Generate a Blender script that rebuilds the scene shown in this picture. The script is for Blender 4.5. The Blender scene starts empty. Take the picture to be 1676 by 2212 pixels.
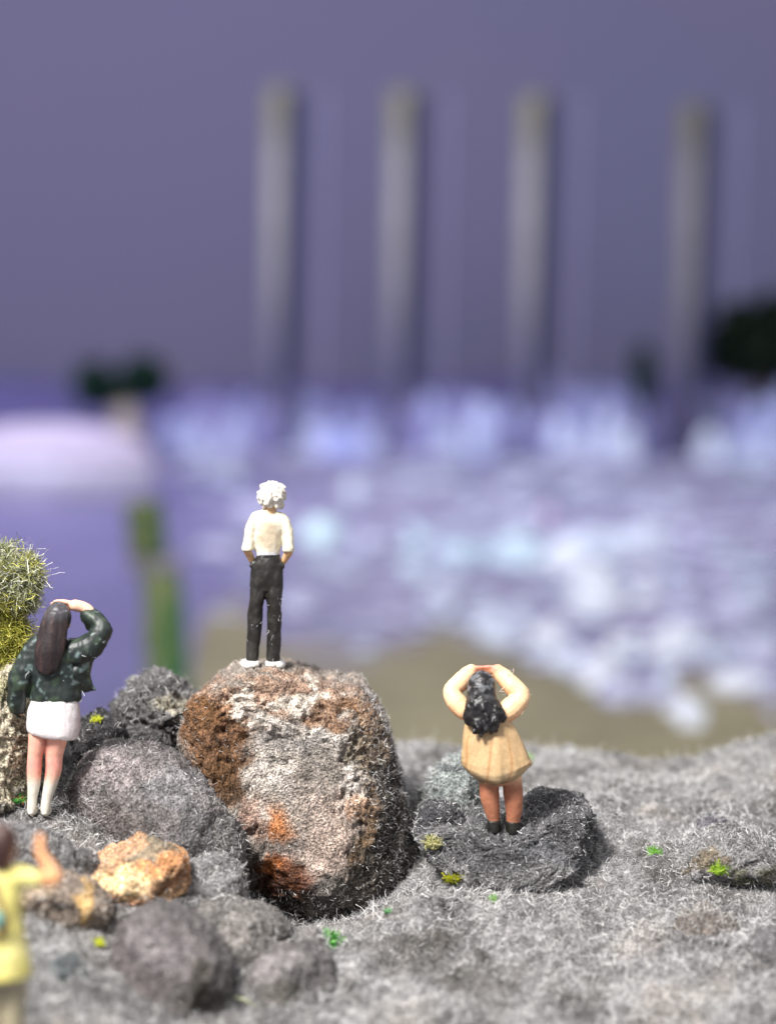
import bpy, bmesh, math, random
import numpy as np
from mathutils import Matrix, Vector

random.seed(7)
rng = np.random.default_rng(7)
scene = bpy.context.scene
COL = scene.collection
R = math.radians

# ------------------------------------------------------------------ camera
CAM = np.array([0.0, 0.0, 10.0])
FOV, PITCH, ROLL = 30.0, 4.15, 1.2
cam_d = bpy.data.cameras.new('camera')
cam = bpy.data.objects.new('camera', cam_d)
COL.objects.link(cam)
cam_d.sensor_fit = 'VERTICAL'
cam_d.angle = R(FOV)
cam_d.clip_start, cam_d.clip_end = 0.1, 1500
Mrot = Matrix.Rotation(R(90 - PITCH), 3, 'X') @ Matrix.Rotation(R(ROLL), 3, 'Z')
cam.matrix_world = Matrix.Translation(CAM) @ Mrot.to_4x4()
cam_d.dof.use_dof = True
cam_d.dof.focus_distance = 16.75
APERTURE = 0.37                                   # metres across, at the scale of the scene
cam_d.lens = 24 / 2 / math.tan(R(FOV / 2)); cam_d.sensor_height = 24
cam_d.dof.aperture_fstop = cam_d.lens / 1000 / APERTURE
scene.camera = cam
MR = np.array(Mrot)
FPX = 1106 / math.tan(R(FOV / 2))

def at(px, py, d):
    """photo pixel (1676 x 2212 frame) at depth d -> world point"""
    px, py, d = np.broadcast_arrays(np.asarray(px, float), np.asarray(py, float), np.asarray(d, float))
    v = np.stack([(px - 838) / FPX * d, (1106 - py) / FPX * d, -d], -1)
    return v @ MR.T + CAM

def pix(p):
    v = (np.asarray(p, float) - CAM) @ MR
    return 838 + FPX * v[..., 0] / -v[..., 2], 1106 - FPX * v[..., 1] / -v[..., 2], -v[..., 2]

def onwater(px, py, z=0.0):
    v = at(px, py, 1.0) - CAM
    return CAM + v * ((z - CAM[2]) / v[..., 2:3])

# ------------------------------------------------------------------ light
scene.view_settings.view_transform = 'Standard'
scene.view_settings.look = 'None'
scene.view_settings.exposure = 0.75
scene.view_settings.gamma = 1.0
world = bpy.data.worlds.new('World'); scene.world = world
world.use_nodes = True
bg = world.node_tree.nodes['Background']
bg.inputs[0].default_value = (0.96, 0.97, 1.0, 1)
bg.inputs[1].default_value = 0.38

def area(name, loc, aim, size, power, col):
    l = bpy.data.lights.new(name, 'AREA'); l.shape = 'DISK'; l.size = size; l.energy = power; l.color = col
    o = bpy.data.objects.new(name, l); COL.objects.link(o); o.location = loc
    o.rotation_euler = (Vector(aim) - Vector(loc)).to_track_quat('-Z', 'Y').to_euler()
    return o
area('gallery_lamp', (-10, 3.5, 26), (0, 17, 6.5), 7, 8900, (1.0, 0.975, 0.94))
area('backdrop_lamp', (-70, 120, 110), (14, 270, 25), 95, 100000, (0.80, 0.80, 1.0))
area('water_lamp', (-6, 125, 80), (6, 122, 0), 40, 20500, (0.93, 0.93, 1.0))

# ------------------------------------------------------------------ noise
_perm = np.random.default_rng(3).permutation(256)
_perm = np.concatenate([_perm, _perm, _perm])
_g = np.random.default_rng(4).normal(size=(256, 3)); _g /= np.linalg.norm(_g, axis=1)[:, None]
def noise3(p):
    p = np.asarray(p, float)
    i = np.floor(p).astype(np.int64); f = p - i; i &= 255
    u = f * f * f * (f * (f * 6 - 15) + 10)
    out = 0
    for a in (0, 1):
        wx = u[:, 0] if a else 1 - u[:, 0]
        for b in (0, 1):
            wy = u[:, 1] if b else 1 - u[:, 1]
            for c in (0, 1):
                wz = u[:, 2] if c else 1 - u[:, 2]
                h = _perm[_perm[_perm[(i[:, 0] + a) & 255] + ((i[:, 1] + b) & 255)] + ((i[:, 2] + c) & 255)]
                g = _g[h]
                d = g[:, 0] * (f[:, 0] - a) + g[:, 1] * (f[:, 1] - b) + g[:, 2] * (f[:, 2] - c)
                out = out + wx * wy * wz * d
    return out * 1.5
def fbm(p, octv=4, gain=0.5, lac=2.03):
    p = np.asarray(p, float); s = 0; a = 1.0
    for k in range(octv):
        s = s + a * noise3(p + 17.3 * k); p = p * lac; a *= gain
    return s
def ridged(p, octv=4, gain=0.5):
    p = np.asarray(p, float); s = 0; a = 1.0
    for k in range(octv):
        s = s + a * (1 - 2 * np.abs(noise3(p + 31.7 * k))); p = p * 2.1; a *= gain
    return s
def smooth(a, b, x):
    t = np.clip((x - a) / (b - a), 0, 1); return t * t * (3 - 2 * t)
def lin(c):
    c = np.asarray(c, float) / 255.0
    return np.where(c <= 0.04045, c / 12.92, ((c + 0.055) / 1.055) ** 2.4)

# ------------------------------------------------------------------ mesh helpers
def tag(o, label=None, cat=None, group=None, kind=None):
    if label: o['label'] = label
    if cat: o['category'] = cat
    if group: o['group'] = group
    if kind: o['kind'] = kind
    return o

def make(name, verts, faces, mat, parent=None, col=None, loc=None, smooth_shade=True):
    """faces: (n,3) or (n,4) array, or a list"""
    me = bpy.data.meshes.new(name)
    verts = np.asarray(verts, np.float32)
    if isinstance(faces, np.ndarray):
        n, k = faces.shape
        me.vertices.add(len(verts)); me.vertices.foreach_set('co', verts.ravel())
        me.loops.add(n * k); me.loops.foreach_set('vertex_index', faces.astype(np.int32).ravel())
        me.polygons.add(n)
        me.polygons.foreach_set('loop_start', np.arange(0, n * k, k, dtype=np.int32))
        me.update(calc_edges=True)
    else:
        me.from_pydata([tuple(map(float, v)) for v in verts], [], faces)
    me.validate()
    if smooth_shade:
        me.polygons.foreach_set('use_smooth', np.ones(len(me.polygons), bool))
    if col is not None: paint(me, col)
    if mat: me.materials.append(mat)
    o = bpy.data.objects.new(name, me); COL.objects.link(o)
    if parent: o.parent = parent
    if loc is not None: o.location = loc
    return o

def paint(me, col):
    a = me.color_attributes.new('tint', 'FLOAT_COLOR', 'POINT')
    c = np.ones((len(me.vertices), 4), np.float32); c[:, :3] = col
    a.data.foreach_set('color', c.ravel())

def empty(name, loc, rz=0.0):
    o = bpy.data.objects.new(name, None); COL.objects.link(o)
    o.location = loc; o.rotation_euler = (0, 0, rz); o.empty_display_size = 0.2
    return o

_ico = {}
def ico(n):
    if n not in _ico:
        bm = bmesh.new(); bmesh.ops.create_icosphere(bm, subdivisions=n, radius=1)
        v = np.array([x.co[:] for x in bm.verts]); f = np.array([[w.index for w in x.verts] for x in bm.faces]); bm.free()
        _ico[n] = (v / np.linalg.norm(v, axis=1)[:, None], f)
    return _ico[n]

def vnormals(v, f):
    n = np.zeros_like(v)
    fn = np.cross(v[f[:, 1]] - v[f[:, 0]], v[f[:, 2]] - v[f[:, 0]])
    for k in range(3): np.add.at(n, f[:, k], fn)
    return n / np.maximum(np.linalg.norm(n, axis=1), 1e-9)[:, None]

# ------------------------------------------------------------------ materials
def mat_new(name):
    m = bpy.data.materials.new(name); m.use_nodes = True
    nt = m.node_tree; b = nt.nodes['Principled BSDF']
    return m, nt, b

def surface(name, rough=0.8, base=None, grains=((60, 0.35),), bump=0.3, bump_scale=70, bump_dist=0.02, spec=0.3, rough_var=0.0, coat=0.0, sss=0.0):
    """base colour from the mesh's own pigment attribute (or a fixed colour) broken up by grain"""
    m, nt, b = mat_new(name); N, L = nt.nodes, nt.links
    if base is None:
        a = N.new('ShaderNodeAttribute'); a.attribute_name = 'tint'; c = a.outputs['Color']
    else:
        a = N.new('ShaderNodeRGB'); a.outputs[0].default_value = (*base, 1); c = a.outputs[0]
    tc = N.new('ShaderNodeTexCoord')
    for sc, amt in grains:
        t = N.new('ShaderNodeTexNoise'); t.inputs['Scale'].default_value = sc; t.inputs['Detail'].default_value = 4; t.inputs['Roughness'].default_value = 0.65
        L.new(tc.outputs['Object'], t.inputs['Vector'])
        r = N.new('ShaderNodeMapRange'); r.inputs[1].default_value = 0.36; r.inputs[2].default_value = 0.64
        r.inputs[3].default_value = 1 - amt; r.inputs[4].default_value = 1 + amt
        L.new(t.outputs[0], r.inputs[0])
        x = N.new('ShaderNodeMix'); x.data_type = 'RGBA'; x.blend_type = 'MULTIPLY'; x.inputs[0].default_value = 1
        L.new(c, x.inputs[6]); L.new(r.outputs[0], x.inputs[7]); c = x.outputs[2]
    L.new(c, b.inputs['Base Color'])
    b.inputs['Roughness'].default_value = rough
    b.inputs['Specular IOR Level'].default_value = spec
    if coat: b.inputs['Coat Weight'].default_value = coat; b.inputs['Coat Roughness'].default_value = 0.25
    if sss:
        b.inputs['Subsurface Weight'].default_value = sss; b.inputs['Subsurface Radius'].default_value = (0.03, 0.015, 0.01)
    if bump:
        t = N.new('ShaderNodeTexNoise'); t.inputs['Scale'].default_value = bump_scale; t.inputs['Detail'].default_value = 5
        L.new(tc.outputs['Object'], t.inputs['Vector'])
        bp = N.new('ShaderNodeBump'); bp.inputs['Strength'].default_value = bump; bp.inputs['Distance'].default_value = bump_dist
        L.new(t.outputs[0], bp.inputs['Height']); L.new(bp.outputs[0], b.inputs['Normal'])
    return m

M_ROCK = surface('rock_mineral', 0.85, grains=((14, 0.3), (42, 0.6), (110, 0.6)), bump=1.0, bump_scale=42, bump_dist=0.05)
M_GROUND = surface('felted_ground', 0.95, grains=((9, 0.2), (34, 0.4), (90, 0.5)), bump=1.0, bump_scale=60, bump_dist=0.04, spec=0.1)
M_FIBRE = surface('fibre', 0.6, grains=(), bump=0, spec=0.3)
M_PAINT = surface('figure_paint', 0.45, grains=((30, 0.10), (90, 0.10)), bump=0.25, bump_scale=60, bump_dist=0.006, spec=0.45)
M_SKIN = surface('figure_skin_paint', 0.5, grains=((25, 0.08), (80, 0.06)), bump=0.2, bump_scale=70, bump_dist=0.004, spec=0.4, sss=0.15)
M_HAIR = surface('figure_hair_paint', 0.42, grains=((40, 0.2),), bump=0.3, bump_scale=50, bump_dist=0.01, spec=0.5)
M_PALEHAIR = surface('figure_pale_hair_paint', 0.6, grains=((40, 0.08),), bump=0.3, bump_scale=50, bump_dist=0.01, spec=0.3)
M_MOSS = surface('moss', 0.7, grains=((40, 0.3),), bump=0, spec=0.2)
M_LEAF = surface('dark_leaf', 0.6, grains=((2, 0.3),), bump=0, spec=0.25)
M_FAR = surface('far_model_paint', 0.6, grains=((0.5, 0.15),), bump=0.2, bump_scale=2, bump_dist=0.1, spec=0.3)
M_FOAM = surface('foam_resin', 0.22, grains=((1.5, 0.12),), bump=0.4, bump_scale=5, bump_dist=0.1, spec=0.6)
M_SAND = surface('wet_sand', 0.5, grains=((0.4, 0.12), (3, 0.12)), bump=0.3, bump_scale=4, bump_dist=0.1, spec=0.25)

# ------------------------------------------------------------------ fibres (real thin curved ribbons)
def fibres(p0, d0, length, width, curl=0.6, k=6, cols=None, colsel=None, seed=0, lift=0.0):
    g = np.random.default_rng(seed); n = len(p0)
    length = np.broadcast_to(length, (n,)); width = np.broadcast_to(width, (n,))
    P = np.zeros((n, k, 3)); P[:, 0] = p0
    d = d0 / np.maximum(np.linalg.norm(d0, axis=1), 1e-9)[:, None]
    turn = g.normal(size=(n, 3)) * curl
    step = (length / (k - 1))[:, None]
    for i in range(1, k):
        d = d + turn + g.normal(size=(n, 3)) * curl * 0.5; d[:, 2] += lift
        d /= np.linalg.norm(d, axis=1)[:, None]
        P[:, i] = P[:, i - 1] + d * step
    w = g.normal(size=(n, 3)); T = P[:, -1] - P[:, 0]
    w = np.cross(T, w); w /= np.maximum(np.linalg.norm(w, axis=1), 1e-9)[:, None]
    w = w * (width / 2)[:, None]
    V = np.empty((n, k, 2, 3)); V[:, :, 0] = P + w[:, None]; V[:, :, 1] = P - w[:, None]
    b = (np.arange(n) * 2 * k)[:, None] + (np.arange(k - 1) * 2)[None]
    F = np.stack([b, b + 1, b + 3, b + 2], -1).reshape(-1, 4)
    C = None
    if cols is not None:
        cols = np.asarray(cols, float)
        sel = g.integers(0, len(cols), n) if colsel is None else colsel
        c = cols[sel] * g.uniform(0.75, 1.25, (n, 1))
        C = np.repeat(c, 2 * k, axis=0)
    return V.reshape(-1, 3), F, C

def sample_tris(v, f, n, g, mask=None):
    t = v[f]; nn = np.cross(t[:, 1] - t[:, 0], t[:, 2] - t[:, 0]); A = np.linalg.norm(nn, axis=1)
    nn = nn / np.maximum(A, 1e-12)[:, None]
    w = A * (1 if mask is None else mask)
    i = g.choice(len(f), n, p=w / w.sum())
    r1, r2 = np.sqrt(g.random(n)), g.random(n)
    p = (1 - r1)[:, None] * t[i, 0] + (r1 * (1 - r2))[:, None] * t[i, 1] + (r1 * r2)[:, None] * t[i, 2]
    return p, nn[i]

GREYS = lin([(240, 238, 236), (208, 206, 206), (164, 162, 165), (250, 249, 247), (130, 128, 131)])

# ================================================================== SETTING
# backdrop wall
v = np.array([(-260, 300, -3), (260, 300, -3), (260, 300, 190), (-260, 300, 190), (-260, 302, -3), (260, 302, -3), (260, 302, 190), (-260, 302, 190)], float)
m, nt, b = mat_new('backdrop_paint')
N, L = nt.nodes, nt.links
tc = N.new('ShaderNodeTexCoord'); t = N.new('ShaderNodeTexNoise'); t.inputs['Scale'].default_value = 0.022; t.inputs['Detail'].default_value = 3
L.new(tc.outputs['Object'], t.inputs['Vector'])
cr = N.new('ShaderNodeValToRGB'); cr.color_ramp.elements[0].position = 0.35; cr.color_ramp.elements[1].position = 0.68
cr.color_ramp.elements[0].color = (0.194, 0.193, 0.306, 1); cr.color_ramp.elements[1].color = (0.212, 0.194, 0.300, 1)
L.new(t.outputs[0], cr.inputs[0]); L.new(cr.outputs[0], b.inputs['Base Color']); b.inputs['Roughness'].default_value = 0.9
b.inputs['Specular IOR Level'].default_value = 0.1
o = make('backdrop', v, [(0, 1, 2, 3), (5, 4, 7, 6), (3, 2, 6, 7), (1, 0, 4, 5), (0, 3, 7, 4), (2, 1, 5, 6)], m, smooth_shade=False)
tag(o, 'plain violet blue painted wall closing the diorama behind the water', kind='structure')

# water sheet, finer where it is seen
nx, ny = 160, 220
gx = np.linspace(-1, 1, nx); gx = np.sign(gx) * np.abs(gx) ** 1.4 * 220
gy = np.linspace(-40, 299.5, ny)
X, Y = np.meshgrid(gx, gy)
Zw = 0.05 * fbm(np.stack([X * 0.25, Y * 0.12, X * 0], -1).reshape(-1, 3), 3).reshape(X.shape)
v = np.stack([X, Y, Zw], -1).reshape(-1, 3)
i = np.arange((ny - 1) * nx).reshape(ny - 1, nx)[:, :-1].ravel()
f = np.stack([i, i + 1, i + 1 + nx, i + nx], -1)
qx, qy, _ = pix(v + np.array([0, 0, 0.])); nzw = fbm(np.stack([v[:, 0] * .05, v[:, 1] * .02, v[:, 0] * 0], -1), 3)
xx = v[:, 0] / np.maximum(v[:, 1], 20)                              # the open side of the bay is milky with bubbles, the sheltered side is clear
mk = smooth(-.13, -.04, xx + .03 * nzw) * (v[:, 1] > 0)
mk = mk * (.75 + .5 * nzw)
wcol = lin((112, 107, 154))[None] * (1 - mk[:, None]) + lin((162, 157, 186))[None] * mk[:, None]
m, nt, b = mat_new('resin_water'); N, L = nt.nodes, nt.links
tc = N.new('ShaderNodeTexCoord')
mp = N.new('ShaderNodeMapping'); mp.inputs['Scale'].default_value = (0.05, 0.018, 1); L.new(tc.outputs['Object'], mp.inputs[0])
t = N.new('ShaderNodeTexNoise'); t.inputs['Scale'].default_value = 2.2; t.inputs['Detail'].default_value = 3; L.new(mp.outputs[0], t.inputs['Vector'])
cr = N.new('ShaderNodeValToRGB'); e = cr.color_ramp.elements
e[0].position = 0.35; e[0].color = (0.17, 0.14, 0.36, 1); e[1].position = 0.7; e[1].color = (0.27, 0.22, 0.46, 1)
e[0].color = (.8, .8, .84, 1); e[1].color = (1.2, 1.2, 1.16, 1)
L.new(t.outputs[0], cr.inputs[0])
at_ = N.new('ShaderNodeAttribute'); at_.attribute_name = 'tint'
mx = N.new('ShaderNodeMix'); mx.data_type = 'RGBA'; mx.blend_type = 'MULTIPLY'; mx.inputs[0].default_value = 1
L.new(at_.outputs['Color'], mx.inputs[6]); L.new(cr.outputs[0], mx.inputs[7]); L.new(mx.outputs[2], b.inputs['Base Color'])
b.inputs['Roughness'].default_value = 0.38
b.inputs['Specular IOR Level'].default_value = 0.35
t2 = N.new('ShaderNodeTexNoise'); t2.inputs['Scale'].default_value = 0.9; t2.inputs['Detail'].default_value = 4; L.new(tc.outputs['Object'], t2.inputs['Vector'])
bp = N.new('ShaderNodeBump'); bp.inputs['Strength'].default_value = 0.35; bp.inputs['Distance'].default_value = 0.25
L.new(t2.outputs[0], bp.inputs['Height']); L.new(bp.outputs[0], b.inputs['Normal'])
tag(make('water', v, f, m, col=wcol), 'violet resin water with milky pale ripples', kind='structure')

# sandbank under the near shore
P = onwater(np.array([300, 1900]), np.array([1450, 1450]))
gx = np.linspace(-22, 28, 220); gy = np.linspace(34, 112, 260)
X, Y = np.meshgrid(gx, gy)
px, py, _ = pix(np.stack([X, Y, X * 0], -1))
edge = np.interp(px, [380, 430, 520, 580, 700, 860, 960, 1060, 1200, 1330, 1500, 1676, 1900], [1700, 1330, 1285, 1375, 1400, 1385, 1330, 1390, 1410, 1480, 1440, 1500, 1540])
q = np.stack([X * 0.35, Y * 0.12, X * 0 + 3], -1).reshape(-1, 3)
h = (py - edge) / 60 + 0.55 * fbm(q, 4).reshape(X.shape)
Z = np.clip(h, -0.6, 1.0) * 0.16 + 0.02 * fbm(q * 5, 2).reshape(X.shape)
Z = np.where(px < 400, -0.3, Z)
v = np.stack([X, Y, Z], -1).reshape(-1, 3); nx, ny = 220, 260
i = np.arange((ny - 1) * nx).reshape(ny - 1, nx)[:, :-1].ravel(); f = np.stack([i, i + 1, i + 1 + nx, i + nx], -1)
wet = (1 - smooth(.1, 1.0, h.ravel() + .25 * fbm(q * 1.6 + 4, 3)))[:, None] * .75      # lilac film of water near the edge
c = (lin((146, 137, 104))[None] * (1 - wet) + lin((146, 138, 150))[None] * wet) * (1 + 0.15 * fbm(q * 0.7, 3))[:, None]
tag(make('sandbank', v, f, M_SAND, col=c), 'olive brown wet sandbank under the near edge of the water', kind='structure')

# low dark coast at the foot of the wall
xs = np.linspace(-140, 140, 200); prof = []
for k, (yy, s) in enumerate(((276, 0.0), (279, .6), (284, 1.0), (290, .8), (296, 0.2))):
    zz = (8.2 + (xs + 60) * 0.02 + 1.4 * fbm(np.stack([xs * 0.07, xs * 0 + k * .3, xs * 0], -1), 3)) * s - 0.5
    prof.append(np.stack([xs, xs * 0 + yy, zz], -1))
v = np.concatenate(prof); i = np.arange(4 * 200).reshape(4, 200)[:, :-1].ravel(); f = np.stack([i, i + 1, i + 201, i + 200], -1)
tag(make('hills', v, f, M_FAR, col=np.tile(lin((104, 98, 152)), (len(v), 1))), 'low dark violet coast at the foot of the wall', kind='structure')

# foam / milky ripple crests, some pale lumps standing for glints: nobody could count them
def lumps(list_):
    vs, fs, cs = [], [], []; base = 0
    sv, sf = ico(3)
    for (c, r, col, sd) in list_:
        d = 1 + 0.25 * fbm(sv * 1.7 + sd, 2)
        vs.append(sv * d[:, None] * np.asarray(r) + c); fs.append(sf + base); cs.append(np.tile(col, (len(sv), 1))); base += len(sv)
    return np.concatenate(vs), np.concatenate(fs), np.concatenate(cs)
L_ = []
def foam_and_glints(px, py, rx, ry, col, n=5, hgt=0.75):
    for _ in range(n):
        a, b_ = rng.normal(0, 0.42, 2)
        w = onwater(px + a * rx, py + b_ * ry) + np.array([0, 0, .18]); d = np.linalg.norm(w - CAM)
        s = max(rx, 14) / FPX * d * rng.uniform(0.65, 1.1)
        L_.append((w, (s, s * rng.uniform(1.0, 1.6), s * hgt * rng.uniform(0.5, 1)), lin(col) * rng.uniform(.9, 1.1), rng.uniform(0, 99)))
W1, W2, W3, W4 = (242, 246, 255), (220, 230, 248), (212, 212, 238), (192, 192, 222)
for a in [(690, 1160, 36, 30, (222, 250, 255), 12, 1.0), (765, 1075, 22, 36, W2, 5), (780, 1190, 25, 30, W4, 4), (898, 1180, 22, 60, (214, 238, 250), 7), (895, 1240, 22, 36, (220, 240, 252), 6),  # cyan spot and long streaks imitate light reflected on the water
          (1010, 1200, 50, 26, (200, 224, 240), 7), (1120, 1206, 50, 34, (205, 228, 242), 9), (1060, 1300, 24, 50, W2, 5), (1300, 1190, 70, 22, W2, 6), (1390, 1182, 34, 24, W1, 5),
          (1280, 1280, 34, 44, W1, 8), (1290, 1340, 26, 40, W2, 5), (1395, 1300, 26, 44, W1, 6), (1190, 1392, 18, 30, W1, 6, .8), (1068, 1371, 26, 26, W2, 6), (1440, 1410, 28, 50, W1, 8),
          (1300, 1470, 38, 34, W3, 9), (1385, 1520, 60, 14, W4, 5), (1482, 1552, 34, 26, W1, 16), (1600, 1488, 34, 26, W1, 16), (1296, 1475, 42, 30, W1, 14), (1190, 1395, 28, 30, W1, 12), (1450, 1400, 34, 36, W1, 12), (1290, 1310, 40, 50, W1, 12), (1068, 1375, 34, 24, W2, 10), (1445, 1470, 22, 40, W2, 5), (1570, 1242, 26, 24, W3, 5),
          (1482, 1157, 22, 22, W3, 4), (1187, 1115, 18, 30, (222, 204, 232), 4), (1600, 1340, 60, 30, W4, 5), (930, 1350, 26, 22, W4, 4), (850, 1345, 26, 16, W4, 3), (1500, 1340, 40, 60, W4, 6),
          (640, 1320, 50, 20, W4, 4), (1240, 1440, 30, 30, W2, 5), (1350, 1410, 30, 40, W1, 6), (1120, 1330, 24, 26, W2, 4), (960, 1290, 30, 20, W2, 4), (1540, 1420, 30, 24, W2, 4), (1640, 1420, 40, 24, W3, 5), (1230, 1225, 40, 20, W1, 5), (560, 1120, 40, 40, W4, 4), (480, 1200, 40, 30, W4, 3)]:
    foam_and_glints(*a)
for _ in range(330):
    px_, py_ = rng.uniform(400, 1780), 985 + 400 * rng.random() ** 1.2
    if px_ < 700 and rng.random() < 0.5: continue
    if py_ > 1300 and rng.random() < .4: continue
    foam_and_glints(px_, py_, rng.uniform(14, 40), rng.uniform(4, 12), [W4, (206, 212, 234), (172, 170, 200), (196, 208, 226), (160, 152, 184)][rng.integers(5)], 2, 0.4)
for _ in range(46):
    px_ = rng.uniform(760, 1700); py_ = np.interp(px_, [860, 960, 1060, 1200, 1330, 1500, 1676], [1385, 1330, 1390, 1410, 1480, 1440, 1500]) + rng.normal(-8, 34)
    foam_and_glints(px_, py_, rng.uniform(16, 30), 8, [W2, W3, W4, W4][rng.integers(4)], 2, .6)
v, f, c = lumps(L_)
tag(make('foam_and_glints', v, f, M_FOAM, col=c), 'blurred white and lilac foam crests and painted glints scattered over the water', 'foam_and_glints', kind='stuff')

# ------------------------------------------------------------------ far bank: pale boulders
far = []
sv4, sf4 = ico(4)
def far_rock(px, ytop, ybase, w, col, d, sd, where='in front of the pylons', look='bright pale blue'):
    p0 = at(px, ybase, d); p1 = at(px, ytop, d); h = (p1[2] - 0.0)
    r = w / 2 / FPX * d
    dd = 1 + 0.35 * ridged(sv4 * 1.3 + sd, 3) * 0.5 + 0.15 * fbm(sv4 * 4 + sd, 3)
    v = sv4 * dd[:, None] * np.array([r, r * 0.7, max(h, 0.6) * 0.85])
    c = lin(col)[None] * (1 + 0.22 * fbm(sv4 * 2.5 + sd, 3))[:, None]
    o = make('boulder', v, sf4, M_FAR, col=c, loc=(p0[0], p0[1], 0.0))
    return tag(o, '%s boulder on the blurred far shore %s' % (look, where), 'boulder', '%s boulders on the far shore %s' % (look, where))
bank = [(372, 580, 848), (625, 852, 852), (880, 1112, 846), (1160, 1410, 812), (1485, 1720, 826)]
BC = [(166, 170, 218), (156, 156, 206), (176, 184, 228), (148, 144, 194), (160, 158, 208)]
WHERE = ['between the dome and the leftmost pylon', 'between the leftmost and second pylon', 'between the second and third pylon', 'between the third and rightmost pylon', 'under the broad dark tree']
for (x0, x1, yt), where in zip(bank, WHERE):
    n = int((x1 - x0) / 17)
    for k in range(n):
        px_ = x0 + (k + .5) / n * (x1 - x0) + rng.uniform(-8, 8)
        e_ = min(px_ - x0, x1 - px_) / (x1 - x0)
        far_rock(px_, yt + rng.uniform(0, 60) + (18 if e_ < .1 else 0), 985, rng.uniform(38, 76), BC[rng.integers(5)], rng.uniform(236, 262), rng.uniform(0, 99), where, 'lilac blue')
for (px_, yt, w_, c_) in [(1352, 925, 46, (228, 238, 255)), (1208, 900, 50, (215, 226, 255)), (1533, 925, 52, (228, 238, 255)), (1037, 865, 50, (205, 216, 252)), (735, 925, 70, (190, 200, 255)), (1600, 940, 40, (214, 224, 252)), (430, 920, 40, (206, 214, 250)), (505, 905, 46, (200, 206, 246)), (800, 930, 44, (206, 214, 250)), (680, 915, 44, (210, 216, 250)), (970, 920, 50, (214, 222, 252)), (1265, 930, 44, (222, 230, 254)), (1660, 930, 44, (214, 224, 252)), (1310, 880, 40, (214, 222, 250))]:
    far_rock(px_, yt, 985, w_, c_, 230, rng.uniform(0, 99), WHERE[sum(px_ > q for q in (600, 870, 1140, 1460))], 'bright bluish white')

# ------------------------------------------------------------------ four tall pylons with side rods
def box_v(x0, x1, y0, y1, z0, z1, ch=0.0):
    return np.array([(x0, y0, z0), (x1, y0, z0), (x1, y1, z0), (x0, y1, z0), (x0, y0, z1), (x1, y0, z1), (x1, y1, z1), (x0, y1, z1)], float)
BOXF = [(3, 2, 1, 0), (4, 5, 6, 7), (0, 1, 5, 4), (1, 2, 6, 5), (2, 3, 7, 6), (3, 0, 4, 7)]
def pylon(px, ytop, ybase, slate, lab, bright):
    d = 244
    p = onwater(px, ybase); p = at(px, ybase, d); top = at(px, ytop, d)[2]
    e = empty('pylon', (p[0], p[1], 0)); tag(e, lab, 'pylon', 'tall pylons standing before the wall')
    # shaft: bevelled square column turned to show a lit and an unlit side, a little wider at the top
    ns = 24; zs = np.linspace(-0.3, top, ns); V = []; C = []
    for z in zs:
        s = (1.25 + 0.30 * z / top); ch = 0.25
        ring = [(-s + ch, -s), (s - ch, -s), (s, -s + ch), (s, s - ch), (s - ch, s), (-s + ch, s), (-s, s - ch), (-s, -s + ch)]
        a = R(-44); ca, sa = math.cos(a), math.sin(a)
        for (x, y) in ring:
            V.append((x * ca - y * sa, x * sa + y * ca, z))
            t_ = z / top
            hi = smooth(.12, .62, t_) * (1 - smooth(.80, .97, t_))  # brighter mid height: fall of light painted along the column
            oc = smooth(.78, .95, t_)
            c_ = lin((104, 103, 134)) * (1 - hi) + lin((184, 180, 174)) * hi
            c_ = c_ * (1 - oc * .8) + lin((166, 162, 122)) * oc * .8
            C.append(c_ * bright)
    F = []
    for k in range(ns - 1):
        for j in range(8):
            F.append((k * 8 + j, k * 8 + (j + 1) % 8, k * 8 + 8 + (j + 1) % 8, k * 8 + 8 + j))
    F.append(tuple(range((ns - 1) * 8, ns * 8)))
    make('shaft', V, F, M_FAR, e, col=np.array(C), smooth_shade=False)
    th_ = R(-44); ca, sa = math.cos(th_), math.sin(th_)
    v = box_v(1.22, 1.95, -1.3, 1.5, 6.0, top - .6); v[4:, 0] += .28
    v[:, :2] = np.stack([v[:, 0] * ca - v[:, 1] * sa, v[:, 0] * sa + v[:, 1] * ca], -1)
    make('shade_panel', v, BOXF, M_FAR, e, col=np.tile(lin((72, 74, 104)), (8, 1)), smooth_shade=False)  # dark panel whose colour stands for the unlit right side
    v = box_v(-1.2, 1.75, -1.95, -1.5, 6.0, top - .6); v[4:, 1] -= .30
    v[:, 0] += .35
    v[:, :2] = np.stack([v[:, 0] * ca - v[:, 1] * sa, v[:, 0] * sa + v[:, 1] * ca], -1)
    make('shade_panel', v, BOXF, M_FAR, e, col=np.tile(lin((84, 84, 116)), (8, 1)), smooth_shade=False) if slate else None  # slate switches on a second dark panel, also painted shade
    v = box_v(-2.5, 2.5, -2.5, 2.5, -0.3, 8.4); v[4:, :2] *= 0.88
    make('plinth', v, BOXF, M_FAR, e, col=np.tile(lin((98, 95, 128)), (8, 1)), smooth_shade=False)
    for sx in (5.3,):
        V = []; F = []
        for z in (0, top):
            for j in range(6): V.append((sx + .17 * math.cos(j * R(60)), .17 * math.sin(j * R(60)), z))
        for j in range(6): F.append((j, (j + 1) % 6, 6 + (j + 1) % 6, 6 + j))
        F += [(5, 4, 3, 2, 1, 0), (6, 7, 8, 9, 10, 11)]
        make('rod', V, F, M_FAR, e, col=np.tile(lin((172, 168, 204)), (12, 1)), smooth_shade=False)
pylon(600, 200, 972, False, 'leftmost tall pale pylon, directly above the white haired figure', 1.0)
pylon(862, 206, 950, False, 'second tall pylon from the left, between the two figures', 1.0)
pylon(1140, 216, 990, False, 'third tall pylon from the left, yellowish at its top', .95)
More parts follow.
